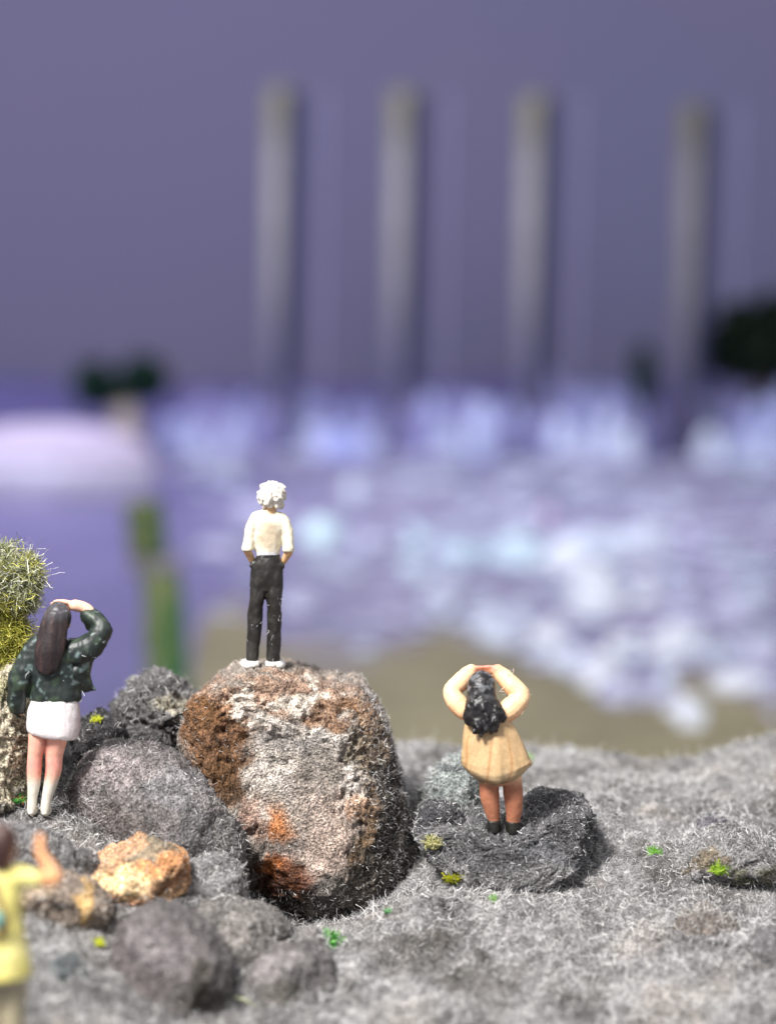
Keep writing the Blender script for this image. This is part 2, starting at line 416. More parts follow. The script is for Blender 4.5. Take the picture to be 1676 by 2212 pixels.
pylon(1480, 236, 978, False, 'rightmost dim tall pylon beside the small dark cypress', .62)

# ------------------------------------------------------------------ trees far behind
def leaves(lobes, n, size, cols, g):
    V = []; C = []
    for (c, r) in lobes:
        k = int(n * np.prod(r) ** .66 / sum(np.prod(q[1]) ** .66 for q in lobes))
        d = g.normal(size=(k, 3)); d /= np.linalg.norm(d, axis=1)[:, None]
        rad = g.uniform(0.55, 1.08, k) ** .6
        rad *= 1 + 0.25 * fbm(d * 2.2 + c[0], 2)
        p = np.asarray(c) + d * rad[:, None] * np.asarray(r)
        a = g.normal(size=(k, 3)); a /= np.linalg.norm(a, axis=1)[:, None]
        b_ = np.cross(a, g.normal(size=(k, 3))); b_ /= np.linalg.norm(b_, axis=1)[:, None]
        s = size * g.uniform(.6, 1.4, (k, 1))
        V.append(np.stack([p - a * s, p + b_ * s * .45, p + a * s, p - b_ * s * .45], 1).reshape(-1, 3))
        C.append(np.repeat(np.asarray(cols)[g.integers(0, len(cols), k)] * g.uniform(.7, 1.3, (k, 1)), 4, axis=0))
    V = np.concatenate(V); return V, np.arange(len(V)).reshape(-1, 4), np.concatenate(C)
def tube(path, radii, seg=10):
    path = np.asarray(path, float); V = []; F = []
    for k, p in enumerate(path):
        t_ = path[min(k + 1, len(path) - 1)] - path[max(k - 1, 0)]; t_ = t_ / np.linalg.norm(t_)
        u = np.cross(t_, (0, 1, 0) if abs(t_[1]) < .9 else (1, 0, 0)); u /= np.linalg.norm(u); w = np.cross(t_, u)
        for j in range(seg):
            a = 2 * math.pi * j / seg
            V.append(p + radii[k] * (math.cos(a) * u + math.sin(a) * w))
    for k in range(len(path) - 1):
        for j in range(seg):
            F.append((k * seg + j, k * seg + (j + 1) % seg, (k + 1) * seg + (j + 1) % seg, (k + 1) * seg + j))
    F.append(tuple(range(seg))[::-1]); F.append(tuple(range((len(path) - 1) * seg, len(path) * seg)))
    return np.array(V), F
def tree(px, ybase, d, lobes_px, trunk_w, label, n, size, cols, trunk_col, z0=0.0):
    p = at(px, ybase, d); e = empty('tree', (p[0], p[1], z0)); tag(e, label, 'tree')
    lobes = []
    for (lx, ly, rx, ry) in lobes_px:
        q = at(lx, ly, d) - np.array([p[0], p[1], z0]); s = d / FPX
        lobes.append((q, (rx * s, rx * s * .8, ry * s)))
    v, f, c = leaves(lobes, n, size, lin(cols), np.random.default_rng(int(px)))
    make('crown', v, f, M_LEAF, e, col=c, smooth_shade=False)
    tip = np.mean([q[0] for q in lobes], 0)
    pts = [np.array([0, 0, -.3]), tip * .5 + np.array([.2, 0, 0]), tip]
    v, f = tube(pts, [trunk_w, trunk_w * .85, trunk_w * .6])
    make('trunk', v, f, M_FAR, e, col=np.tile(lin(trunk_col), (len(v), 1)))
    for (q, r) in lobes:
        v, f = tube([tip * .75, (tip * .75 + q) / 2 + np.array([0, .1, .2]), q], [trunk_w * .5, trunk_w * .4, trunk_w * .2])
        make('limb', v, f, M_FAR, e, col=np.tile(lin(trunk_col), (len(v), 1)))
    return e
DG = [(22, 48, 40), (30, 62, 50), (16, 36, 30), (40, 74, 56)]
tree(282, 1010, 200, [(205, 830, 38, 46), (310, 820, 48, 44), (255, 846, 42, 30)], 1.7, 'dark green tree with two crown lobes behind the white dome', 2600, .8, DG, (176, 164, 150))
tree(1640, 830, 243, [(1610, 740, 72, 84), (1690, 735, 90, 90), (1570, 760, 46, 54), (1640, 775, 90, 34), (1740, 765, 70, 60)], 1.6, 'broad dark green tree behind the pale boulders, at the edge of the view', 5200, 1.1, [(20, 34, 22), (28, 46, 28), (14, 26, 18)], (70, 62, 60), 4.0)
tree(1390, 870, 234, [(1390, 832, 25, 40), (1388, 790, 20, 42)], .6, 'small dark cypress standing before the pale boulders', 1600, .6, DG, (80, 70, 70), 5.0)

# ------------------------------------------------------------------ white dome in the water
p = at(112, 1066, 147); e = empty('dome', (p[0], p[1], 0)); tag(e, 'pale lilac domed shell standing in the water', 'dome')
s = 150 / FPX; Rd = 218 * s
def lathe(prof, seg=64):
    V = [(r * math.cos(2 * math.pi * j / seg), r * math.sin(2 * math.pi * j / seg), z) for (r, z) in prof for j in range(seg)]
    F = [(k * seg + j, k * seg + (j + 1) % seg, (k + 1) * seg + (j + 1) % seg, (k + 1) * seg + j) for k in range(len(prof) - 1) for j in range(seg)]
    F.append(tuple(range((len(prof) - 1) * seg, len(prof) * seg)))
    return np.array(V), F
H1 = 2.9
v, f = lathe([(Rd * .97, -.4), (Rd * 1.0, .3), (Rd * 1.0, H1 * .6), (Rd * .985, H1), (Rd * .96, H1 + .05), (Rd * .96, H1 + .2)])
make('skirt', v, f, M_FAR, e, col=np.tile(lin((208, 203, 222)), (len(v), 1)))
v, f = lathe([(Rd * .97, H1 + .02)] + [(Rd * .97 * math.cos(a) ** .9, H1 + .02 + 2.75 * math.sin(a)) for a in np.linspace(0.05, 1.53, 16)])
make('cap', v, f, M_FAR, e, col=np.tile(lin((192, 180, 205)), (len(v), 1)))
for k in range(12):
    a = 2 * math.pi * k / 12 + .2
    q = np.array([(-.12, 0), (.12, 0)])
    vv = []
    for (r_, z_) in ((Rd * 1.006, .25), (Rd * 1.006, H1 * .6)):
        for da in (-.012, .012): vv += [(r_ * math.cos(a + da), r_ * math.sin(a + da), z_), ((r_ + .12) * math.cos(a + da), (r_ + .12) * math.sin(a + da), z_)]
    make('rib', vv, [(0, 1, 3, 2), (4, 6, 7, 5), (1, 5, 7, 3), (0, 2, 6, 4), (0, 4, 5, 1), (2, 3, 7, 6)], M_FAR, e, col=np.tile(lin((190, 186, 214)), (8, 1)), smooth_shade=False)

# mossy leaning post nearer in the water
pb, pt = at(362, 1520, 58), at(300, 1085, 58)
e = empty('mossy_post', (pb[0], pb[1], -.3)); tag(e, 'blurred leaning olive green mossy post with a pale band, below the dome', 'post')
o0 = np.array([pb[0], pb[1], -.3])
def seg_tube(a, b_, r0, r1, nm, c0, c1):
    pts = [a + (b_ - a) * t_ for t_ in np.linspace(0, 1, 9)]
    v, f = tube([q - o0 for q in pts], np.linspace(r0, r1, 9), 14)
    n_ = fbm(v * 2.5, 3)
    v = v + (v - np.repeat(np.array([q - o0 for q in pts]), 14, 0)) * (.22 * n_)[:, None]
    w = smooth(-.35, .35, n_ + (v[:, 0] - v[:, 0].mean()) * .9)[:, None]
    make(nm, v, f, M_MOSS, e, col=lin(c0) * (1 - w) + lin(c1) * w)
q0, q1 = at(366, 1520, 58), at(346, 1243, 58)
u0, u1 = at(320, 1200, 58), at(308, 1085, 58)
seg_tube(q0, q1, .64, .58, 'lower_shaft', (144, 150, 104), (76, 122, 74))
seg_tube(at(280, 1222, 58), at(392, 1222, 58), .32, .30, 'crosspiece', (158, 152, 168), (150, 146, 164))
seg_tube(at(334, 1248, 58), at(320, 1196, 58), .50, .48, 'joint', (150, 146, 150), (132, 136, 128))
seg_tube(u0, u1, .60, .56, 'upper_shaft', (128, 134, 90), (88, 112, 76))

# ================================================================== NEAR GROUND
from mathutils.bvhtree import BVHTree
REST = []
def rest(px, py, only=None):
    """the point of the near ground or rocks that the camera sees at this pixel"""
    dv = Vector(at(px, py, 1.0) - CAM).normalized(); best = None
    for nm, t_ in REST:
        if only and nm not in only: continue
        h = t_.ray_cast(Vector(CAM), dv)
        if h[0] is not None and (best is None or h[3] < best[1]): best = (np.array(h[0]), h[3])
    return best[0] if best else None

ctrl = [(1676, 2212, 14.5), (1200, 2212, 14.5), (850, 2212, 14.4), (400, 2212, 14.0), (0, 2290, 12.9), (1900, 2212, 14.5),
        (1676, 1900, 16.6), (1200, 1950, 16.3), (900, 1955, 16.2), (1450, 1780, 17.9), (1100, 1780, 17.7),
        (1676, 1604, 20.5), (1570, 1648, 20.5), (1430, 1676, 20.5), (1320, 1656, 20.5), (1235, 1630, 20.5), (1120, 1640, 20.5), (1000, 1632, 20.5), (880, 1650, 20.2), (1900, 1600, 20.5),
        (620, 2015, 16.35), (740, 1995, 16.6), (850, 1950, 16.75), (560, 1985, 16.6), (250, 2080, 14.7), (250, 1880, 16.0), (60, 1800, 16.25), (90, 1772, 16.45), (30, 2010, 14.6), (480, 1900, 16.3),
        (300, 1690, 17.9), (560, 1650, 18.6), (100, 1640, 17.9), (-150, 1700, 17.5), (-250, 2100, 14.5), (700, 1640, 19.5)]
CP = at(*np.array(ctrl, float).T)
def tps_fit(xy, z, lam=0.004):
    n = len(xy); r = np.linalg.norm(xy[:, None] - xy[None], axis=2)
    K = np.where(r > 0, r * r * np.log(np.maximum(r, 1e-9)), 0) + lam * np.eye(n)
    Pm = np.hstack([np.ones((n, 1)), xy])
    A = np.block([[K, Pm], [Pm.T, np.zeros((3, 3))]])
    return np.linalg.solve(A, np.concatenate([z, np.zeros(3)]))
HOLLOW = at(660, 1965, 16.75)
W = tps_fit(CP[:, :2], CP[:, 2])
def ground_smooth(x, y):
    x, y = np.asarray(x, float), np.asarray(y, float)
    out = W[-3] + W[-2] * x + W[-1] * y
    for (cx, cy), w in zip(CP[:, :2], W[:-3]):
        r2 = (x - cx) ** 2 + (y - cy) ** 2
        out = out + w * 0.5 * r2 * np.log(np.maximum(r2, 1e-12))
    return out
def ground_z(x, y):
    x, y = np.asarray(x, float).ravel(), np.asarray(y, float).ravel()
    yc = np.clip(y, 11.5, 21.5); xc = np.clip(x, -5.5, 5.5)
    z = ground_smooth(xc, yc)
    q = np.stack([x, y, x * 0], -1)
    z = z + 0.08 * fbm(q * 0.9, 3) + 0.045 * ridged(q * 2.6 + 5, 3) + 0.03 * fbm(q * 8, 3)
    hx_, hy_, _ = HOLLOW; z = z - .13 * np.exp(-(((x - hx_) / .75) ** 2 + ((y - hy_) / .5) ** 2) ** 1.5)
    yr = np.interp(x, [-6, -1.5, -0.2, .3, 6], [18.7, 18.7, 19.3, 20.6, 20.6]) + .15 * fbm(q * 1.1 + 9, 2)
    t_ = np.maximum(0, y - yr)
    return z - 0.9 * t_ ** 1.6 - .12 * t_
nx, ny = 560, 470
gx = np.linspace(-8, 8, nx); gy = np.linspace(10.5, 25, ny)
X, Y = np.meshgrid(gx, gy); Z = ground_z(X, Y).reshape(X.shape)
v = np.stack([X, Y, Z], -1).reshape(-1, 3)
i = np.arange((ny - 1) * nx).reshape(ny - 1, nx)[:, :-1].ravel(); f = np.stack([i, i + 1, i + 1 + nx, i + nx], -1)
fine = fbm(v * 16, 3)
v[:, 2] += 0.022 * fine
blot = fbm(v * 0.8 + 40, 4); blot2 = fbm(v * 2.6 + 3, 3)
gc = lin((136, 134, 134))[None] * (1 + 0.65 * blot2 + .7 * fine)[:, None]
dark = smooth(.10, .5, blot)[:, None] * .7
gc = gc * (1 - dark) + lin((86, 82, 78))[None] * dark
warm = smooth(.1, .6, -blot)[:, None] * .6
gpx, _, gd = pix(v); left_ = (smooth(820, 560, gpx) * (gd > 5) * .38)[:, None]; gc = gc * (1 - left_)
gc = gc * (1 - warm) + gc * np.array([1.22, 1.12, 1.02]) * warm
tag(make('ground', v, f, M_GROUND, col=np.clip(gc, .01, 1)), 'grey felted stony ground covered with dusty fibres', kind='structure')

REST.append(('ground', BVHTree.FromPolygons(v.tolist(), f.tolist())))
g = np.random.default_rng(11)
def scatter_ground(n, x0, x1, y0, y1):
    x = g.uniform(x0, x1, n); y = g.uniform(y0, y1, n)
    z = ground_z(x, y)
    p = np.stack([x, y, z], -1)
    qx, qy, qd = pix(p)
    k = (qx > -60) & (qx < 1740) & (qy < 2270)
    return p[k]
p0 = scatter_ground(290000, -4.5, 5.0, 13.0, 21.2)
clump = fbm(p0 * 1.6 + 2, 3); keep = g.random(len(p0)) < np.clip(.55 + .9 * clump, .12, 1); p0 = p0[keep]
n = len(p0)
d0 = g.normal(size=(n, 3)); d0[:, 2] = np.abs(d0[:, 2]) * .30 + .06
v, f, c = fibres(p0, d0, g.uniform(.03, .10, n), g.uniform(.0016, .0034, n), 1.0, 6, GREYS, seed=12, lift=-.02)
n2 = 5000; p1 = scatter_ground(n2 * 2, -4.5, 5.0, 13.0, 21.0)[:n2]; cl = fbm(p1 * 1.1 + 8, 3); p1 = p1[g.random(len(p1)) < np.clip(.4 + 1.4 * cl, 0, 1)]
d1 = g.normal(size=p1.shape); d1[:, 2] = np.abs(d1[:, 2]) * .3 + .1
v2, f2, c2 = fibres(p1 + np.array([0, 0, .01]), d1, g.uniform(.10, .22, len(p1)), g.uniform(.0018, .0032, len(p1)), 1.1, 8, lin([(226, 224, 222), (240, 238, 236), (196, 194, 196)]), seed=13, lift=-.03)
f = np.concatenate([f, f2 + len(v)]); v = np.concatenate([v, v2]); c = np.concatenate([c, c2])
tag(make('dust_fibre', v, f, M_FIBRE, col=c, smooth_shade=False), 'fine pale dust fibres matted over the ground', kind='stuff')

# ================================================================== ROCKS
def patch_colour(P, base, patches, seed, warp=26, var=.3):
    """mineral colour patches, some dark ones painted shade, at fixed places on the stone, with frayed edges"""
    px, py, _ = pix(P)
    nz = [fbm(P * 2.2 + seed + 50 * k, 4) for k in range(2)]; nf = fbm(P * 9 + seed, 3)
    wx, wy = px + warp * nz[0] * 1.6, py + warp * nz[1] * 1.6
    c = np.tile(lin(base), (len(P), 1)) * (1 + var * nf + var * nz[0])[:, None]
    for k, (cx, cy, rx, ry, col, st) in enumerate(patches):
        r = np.sqrt(((wx - cx) / rx) ** 2 + ((wy - cy) / ry) ** 2) + .45 * fbm(P * 6 + seed + 7 * k, 3)
        a = (st * (1 - smooth(.65, 1.15, r)))[:, None]
        c = c * (1 - a) + lin(col) * (1 + .4 * nf)[:, None] * a
    return np.clip(c, .006, 1)

def rock(outline, d, depth, label, base, patches=(), sub=6, p=.62, cuts=(), nb=8, amp=(.10, .05, .02), sc=1.0, seed=0, fuzz=0, fuzz_len=(.03, .085), fuzz_cols=None, tilt=0.0, cat='rock', name='rock', var=.3, mat=None, fuzz_mask=None, group=None):
    ol = np.array(outline, float)
    Q = at(ol[:, 0], ol[:, 1], d); c0 = at(*(ol.mean(0)), d)
    if len(ol) > 4:
        lo, hi = ol.min(0), ol.max(0); c0 = at(*((lo + hi) / 2), d)
    rel = Q - c0; th = np.arctan2(rel[:, 2], rel[:, 0]); rr = np.hypot(rel[:, 0], rel[:, 2])
    o_ = np.argsort(th); th, rr = th[o_], rr[o_]
    sv, sf = ico(sub)
    t_ = np.arctan2(sv[:, 2], sv[:, 0])
    # walk the outline as straight edges: radius where the ray meets the polygon
    X_, Z_ = rr * np.cos(th), rr * np.sin(th)
    j = np.searchsorted(th, t_) % len(th); i_ = (j - 1) % len(th)
    ex, ez = X_[j] - X_[i_], Z_[j] - Z_[i_]; cx_, sx_ = np.cos(t_), np.sin(t_)
    den = cx_ * ez - sx_ * ex; den = np.where(np.abs(den) < 1e-9, 1e-9, den)
    Rr = np.clip((X_[i_] * ez - Z_[i_] * ex) / den, .05, rr.max() * 1.05)
    s = np.hypot(sv[:, 0], sv[:, 2])
    k = s ** p * Rr
    size = rr.mean()
    yy = depth * np.sign(sv[:, 1]) * np.abs(sv[:, 1]) ** p + tilt * (k * sx_)
    V = np.stack([k * cx_, yy, k * sx_], -1)
    gg = np.random.default_rng(seed + 100)
    planes = [(np.array(n_, float) / np.linalg.norm(n_), fr) for (n_, fr) in cuts]
    for _ in range(nb * 2):
        n_ = gg.normal(size=3); n_[1] = -abs(n_[1]) - .3; n_ /= np.linalg.norm(n_); planes.append((n_, gg.uniform(.72, .92)))
    for n_, fr in planes:
        h = V @ n_; lim = h.max() * fr
        ex = np.maximum(0, h - lim)
        V = V - n_[None] * (ex * .96)[:, None]
    nrm = vnormals(V, sf)
    q = V / size * sc
    V = V + nrm * (size * (amp[0] * .5 * ridged(q * 1.5 + seed, 4) - amp[0] * .3 + amp[1] * 1.15 * fbm(q * 4.5 + seed, 4) + amp[2] * 1.1 * ridged(q * 14 + seed, 3) - amp[2] * 2.2 * smooth(.25, .6, fbm(q * 9 + seed + 60, 3))))[:, None]
    PW = V + c0
    col = patch_colour(PW, base, patches, seed, var=var)
    o = make(name, V, sf, mat or M_ROCK, col=col, loc=c0)
    tag(o, label, cat, group)
    REST.append((label, BVHTree.FromPolygons(PW.tolist(), sf.tolist())))
    if fuzz:
        nr = vnormals(V, sf)[sf].mean(1)
        mk = (nr[:, 1] < .35).astype(float) + .02
        if fuzz_mask is not None: mk = mk * fuzz_mask(V[sf].mean(1) + c0, nr)
        pp, nn = sample_tris(V, sf, fuzz, gg, mk)
        dd = np.cross(nn, gg.normal(size=pp.shape)) + nn * gg.uniform(.0, .5, (fuzz, 1))
        v_, f_, c_ = fibres(pp, dd, gg.uniform(*fuzz_len, fuzz), gg.uniform(.0016, .0030, fuzz), 1.1, 6, GREYS if fuzz_cols is None else lin(fuzz_cols), seed=seed)
        fo = make('fuzz', v_, f_, M_FIBRE, o, col=c_, smooth_shade=False); fo['kind'] = 'stuff'
    return o

# the big rust and grey boulder
HERO = [(398, 1575), (415, 1520), (460, 1478), (520, 1452), (590, 1446), (650, 1462), (700, 1482), (765, 1486), (800, 1525), (830, 1580), (852, 1660), (872, 1750), (892, 1840), (878, 1900), (815, 1960), (720, 1990), (620, 1985), (545, 1965), (515, 1900), (520, 1830), (508, 1760), (470, 1705), (420, 1650)]
hp_ = [(470, 1600, 85, 115, (112, 74, 44), .95), (450, 1540, 55, 50, (122, 82, 48), .9), (490, 1690, 50, 60, (100, 68, 40), .85), (600, 1500, 190, 42, (158, 122, 100), .8),
      (515, 1520, 42, 38, (228, 220, 210), .75), (650, 1512, 60, 26, (228, 220, 210), .75), (690, 1580, 52, 26, (226, 220, 214), .75), (590, 1570, 40, 22, (214, 206, 200), .6),
      (720, 1545, 60, 30, (138, 100, 72), .85), (800, 1560, 40, 50, (142, 104, 74), .8), (630, 1610, 90, 40, (142, 138, 138), .8), (700, 1660, 120, 60, (150, 142, 136), .6),
      (575, 1680, 60, 45, (196, 188, 182), .7), (560, 1740, 40, 30, (206, 190, 182), .6), (765, 1625, 60, 40, (120, 108, 86), .6), (755, 1690, 40, 40, (206, 200, 196), .6),
      (590, 1770, 34, 52, (196, 116, 56), .9), (540, 1770, 30, 50, (150, 112, 96), .7), (680, 1730, 60, 30, (176, 160, 150), .6), (730, 1780, 90, 90, (184, 164, 156), .7), (770, 1740, 30, 40, (196, 140, 96), .5),
      (720, 1850, 90, 60, (178, 156, 146), .75), (600, 1840, 60, 26, (128, 118, 114), .7), (600, 1900, 80, 50, (132, 74, 42), .95), (585, 1880, 26, 30, (190, 104, 44), .85), (660, 1915, 40, 40, (126, 82, 66), .8), (560, 1940, 60, 40, (84, 52, 40), .9), (640, 1980, 150, 40, (62, 54, 50), .9), (740, 1950, 80, 60, (92, 88, 86), .9),  # lowest dark patches paint the shade under the overhang
      (850, 1720, 48, 190, (74, 68, 64), .97), (830, 1850, 60, 110, (80, 74, 68), .9), (815, 1590, 34, 70, (120, 102, 84), .7), (800, 1780, 18, 110, (122, 92, 62), .7)]  # dark right flank: grey felt with its shade painted in too
hp = []
for (a, b_, c_, d_, k, st) in hp_:
    k = np.array(k, float); m_ = k.mean(); k = (m_ + (k - m_) * .78) * np.array([1.0, .985, .96])
    hp.append((a, b_, c_, d_, tuple(np.clip(k * 1.04, 0, 250)), st))
def right_side(P_, n_):
    qx, qy, _ = pix(P_)
    return .22 - .18 * (qy < 1500) * (qx < 680) + 3.2 * smooth(760, 840, qx + (qy - 1750) * -.05) + 1.5 * smooth(1900, 1960, qy)
rock(HERO, 17.35, 1.0, 'large rust brown and grey boulder with white blotches under the standing white haired figure', (148, 137, 128), hp, sub=7, p=.46,
     cuts=[((.90, -.60, .10), .72), ((-.78, -.62, .10), .80), ((.04, -1, .14), .62), ((0.1, -.62, -.78), .76), ((.25, -.85, .5), .84)], nb=2, amp=(.045, .038, .022), seed=3, fuzz_len=(.02, .055), fuzz=15000, fuzz_mask=right_side, tilt=.12)

def blob(cx, cy, rx, ry, n=14, seed=0, j=.08):
    gg = np.random.default_rng(seed)
    return [(cx + rx * (1 + gg.normal() * j) * math.cos(a), cy + ry * (1 + gg.normal() * j) * math.sin(a)) for a in np.linspace(0, 2 * math.pi, n, endpoint=False)]

rock([(152, 1700), (165, 1650), (220, 1615), (300, 1610), (380, 1640), (440, 1680), (490, 1740), (525, 1810), (520, 1880), (430, 1910), (300, 1880), (210, 1850), (160, 1790)], 16.75, .75,
     'broad smooth grey boulder just behind the small orange rock', (112, 107, 106), [(260, 1650, 90, 40, (146, 136, 136), .7), (230, 1780, 80, 50, (92, 84, 82), .6), (390, 1700, 80, 50, (134, 132, 134), .6), (440, 1800, 70, 70, (104, 102, 104), .6)], nb=5, amp=(.05, .022, .016), cuts=[((.35, -.8, .5), .72), ((-.5, -.8, .25), .74), ((.1, -.9, -.4), .76)], seed=11, fuzz=2200)
rock([(222, 1575), (235, 1535), (275, 1510), (300, 1475), (335, 1464), (365, 1474), (400, 1505), (440, 1530), (450, 1620), (400, 1680), (300, 1680), (240, 1640)], 18.1, .6,
     'craggy grey knotted rock with a pointed top between the woman and the big boulder', (112, 110, 110), [(370, 1520, 50, 30, (190, 182, 160), .6), (320, 1490, 40, 20, (80, 78, 78), .7), (300, 1580, 70, 20, (74, 72, 74), .5)], nb=4, amp=(.14, .11, .06), sc=1.3, seed=21, fuzz=2600, fuzz_len=(.04, .1))
rock([(150, 1600), (170, 1560), (215, 1540), (260, 1560), (280, 1620), (250, 1680), (170, 1680)], 17.6, .4, 'small blackish stone behind the white skirt', (66, 64, 66), nb=4, amp=(.12, .1, .05), seed=22, fuzz=700, sub=5)
rock([(192, 1890), (205, 1850), (250, 1825), (300, 1818), (350, 1832), (395, 1850), (404, 1900), (400, 1970), (370, 2010), (300, 2000), (240, 1985), (200, 1945)], 15.75, .42,
     'small bright orange rock with yellow flecks and a hollow beneath darkened by painted shadow', (196, 156, 122), [(265, 1900, 50, 40, (246, 218, 168), .9), (230, 1920, 40, 30, (238, 208, 160), .7), (350, 1865, 60, 34, (210, 148, 98), .8), (330, 1838, 60, 18, (128, 124, 108), .8), (370, 1915, 34, 20, (146, 100, 70), .8), (370, 1965, 36, 26, (226, 186, 138), .7), (270, 1955, 80, 14, (156, 112, 90), .8), (260, 1990, 90, 25, (60, 48, 40), .9)],  # lowest dark patch paints the shadow beneath the stone
     nb=4, amp=(.07, .065, .03), cuts=[((0.1, -.55, -.83), .62)], seed=31, fuzz=900)
rock([(232, 2090), (250, 2020), (290, 1985), (340, 1960), (400, 1985), (450, 2020), (490, 2080), (500, 2140), (480, 2200), (420, 2240), (320, 2240), (260, 2200), (236, 2150)], 14.5, .6,
     'dark brownish grey pitted boulder in front of the orange rock', (106, 101, 101), [(440, 2150, 70, 70, (66, 62, 56), .85), (270, 2050, 40, 60, (84, 76, 78), .6), (360, 2060, 80, 60, (130, 124, 125), .6), (300, 2160, 60, 50, (112, 105, 103), .5)], nb=5, amp=(.07, .022, .016), cuts=[((-.5, -.8, .35), .70), ((.6, -.75, -.1), .74), ((.1, -.7, .7), .78)], seed=41, fuzz=500)  # first dark patch paints shade on the side away from the lamp
rock([(500, 2150), (520, 2100), (580, 2060), (660, 2045), (710, 2070), (730, 2130), (720, 2220), (640, 2270), (540, 2250), (505, 2210)], 14.9, .5,
     'smooth grey boulder with a dark greenish face, right of the dark brownish boulder', (110, 106, 105), [(620, 2190, 90, 60, (88, 84, 78), .7), (590, 2090, 70, 40, (150, 144, 144), .6)], nb=4, amp=(.05, .022, .014), cuts=[((.5, -.8, -.2), .7), ((-.3, -.7, .6), .78)], seed=51, fuzz=600)
rock([(415, 2010), (430, 1965), (480, 1955), (540, 1965), (600, 1985), (628, 2020), (600, 2070), (540, 2100), (460, 2090), (420, 2060)], 15.4, .5,
     'low rounded grey stone in the shadow under the big boulder', (116, 112, 109), [(590, 2050, 30, 24, (84, 78, 74), .8), (480, 2010, 60, 30, (150, 144, 140), .6)], nb=4, amp=(.08, .05, .02), seed=61, fuzz=1200)
rock([(55, 2130), (60, 2085), (110, 2068), (160, 2080), (205, 2130), (215, 2170), (150, 2190), (80, 2175)], 14.2, .35,
     'small dark slate stone beside the yellow dress', (80, 84, 86), [(110, 2085, 60, 16, (134, 138, 138), .6)], nb=5, amp=(.12, .08, .03), seed=71, fuzz=300, sub=5)
rock([(40, 1960), (60, 1910), (130, 1895), (190, 1910), (235, 1960), (225, 2030), (150, 2050), (60, 2040)], 15.1, .4,
     'pale ochre streaked stone behind the raised arm of the yellow figure', (142, 128, 116), [(180, 1950, 30, 40, (216, 176, 112), .8), (80, 1930, 40, 30, (190, 168, 140), .6)], nb=4, amp=(.10, .07, .03), seed=81, fuzz=900, sub=5)
rock([(35, 2220), (70, 2170), (140, 2160), (220, 2175), (300, 2195), (340, 2250), (250, 2300), (60, 2290)], 13.9, .4,
     'pale grey stone with a brownish crust, below the small dark slate stone', (146, 142, 140), [(110, 2172, 50, 16, (168, 130, 104), .6), (170, 2230, 60, 30, (176, 172, 168), .5)], nb=3, amp=(.07, .05, .02), seed=91, fuzz=300, sub=5)
rock([(-40, 1835), (-20, 1795), (40, 1783), (95, 1800), (150, 1840), (190, 1900), (150, 1940), (40, 1930), (-30, 1900)], 15.6, .35,
     'small rough grey stone below the feet of the woman in the green jacket', (124, 122, 122), nb=4, amp=(.10, .08, .03), seed=92, fuzz=900, sub=5)
rock([(385, 1960), (392, 1900), (420, 1860), (470, 1850), (520, 1880), (530, 1950), (480, 1985), (420, 1990)], 16.1, .4, 'rough grey stone between the orange rock and the big boulder', (128, 126, 126), nb=4, amp=(.1, .08, .03), seed=93, fuzz=1500, sub=5)
for (pts, dd_, th, lab, colr, sd_, fz) in [
    ([(128, 1880), (140, 1845), (185, 1838), (215, 1862), (205, 1905), (160, 1915)], 15.75, .22, 'small dark grey stone between the raised arm of the yellow figure and the orange rock', (96, 94, 94), 171, 500),
    ([(630, 2055), (640, 2020), (680, 2005), (700, 2030), (695, 2070), (660, 2085)], 15.35, .2, 'small grey stone left of the bright green moss tuft', (120, 116, 114), 172, 400),
    ([(150, 2060), (165, 2025), (205, 2015), (238, 2040), (232, 2085), (185, 2095)], 14.8, .2, 'small pale grey stone left of the dark brownish boulder', (140, 136, 134), 173, 200),
    ([(0, 2110), (20, 2065), (60, 2060), (75, 2100), (60, 2150), (10, 2150)], 14.4, .22, 'small brownish grey stone behind the hem of the yellow top', (118, 110, 104), 174, 200),
    ([(455, 1800), (470, 1765), (505, 1770), (530, 1820), (525, 1870), (475, 1865)], 16.5, .25, 'rough dark grey stone wedged between the grey boulder and the big rust boulder', (104, 101, 100), 175, 700)]:
    rock(pts, dd_, th, lab, colr, nb=3, amp=(.10, .07, .03), seed=sd_, fuzz=fz, sub=5)
# dark rock under the girl, lighter one behind it
rock([(902, 1790), (910, 1768), (990, 1758), (1080, 1762), (1150, 1752), (1200, 1738), (1262, 1742), (1282, 1790), (1276, 1850), (1180, 1905), (1080, 1925), (990, 1900), (945, 1840)], 17.1, .72,
     'flat dark grey dusty rock under the girl in the tan dress', (98, 97, 99), [(1180, 1850, 80, 34, (112, 112, 116), .6), (1080, 1800, 60, 30, (58, 57, 59), .6), (1000, 1905, 120, 30, (142, 140, 140), .8), (1200, 1905, 120, 34, (140, 138, 138), .8)], nb=1, p=.36, amp=(.06, .06, .035), sc=1.6, cuts=[((.25, -.8, .45), .82), ((-.5, -.8, .3), .84)], seed=101, fuzz_len=(.02, .06), fuzz=9000)
rock([(902, 1800), (906, 1752), (925, 1738), (985, 1742), (1004, 1765), (1000, 1830), (950, 1850)], 16.95, .3, 'small blackish block at the end of the dark grey rock nearest the big boulder', (64, 63, 66), nb=2, p=.42, amp=(.06, .05, .04), seed=102, fuzz_len=(.02, .06), fuzz=1500, sub=5)
rock([(1128, 1800), (1135, 1735), (1160, 1712), (1225, 1718), (1270, 1742), (1284, 1800), (1270, 1850), (1180, 1850)], 17.25, .32, 'dark squarish block behind the boots of the girl in the tan dress', (78, 77, 80), nb=2, p=.42, amp=(.06, .05, .04), seed=103, fuzz_len=(.02, .06), fuzz=2200)
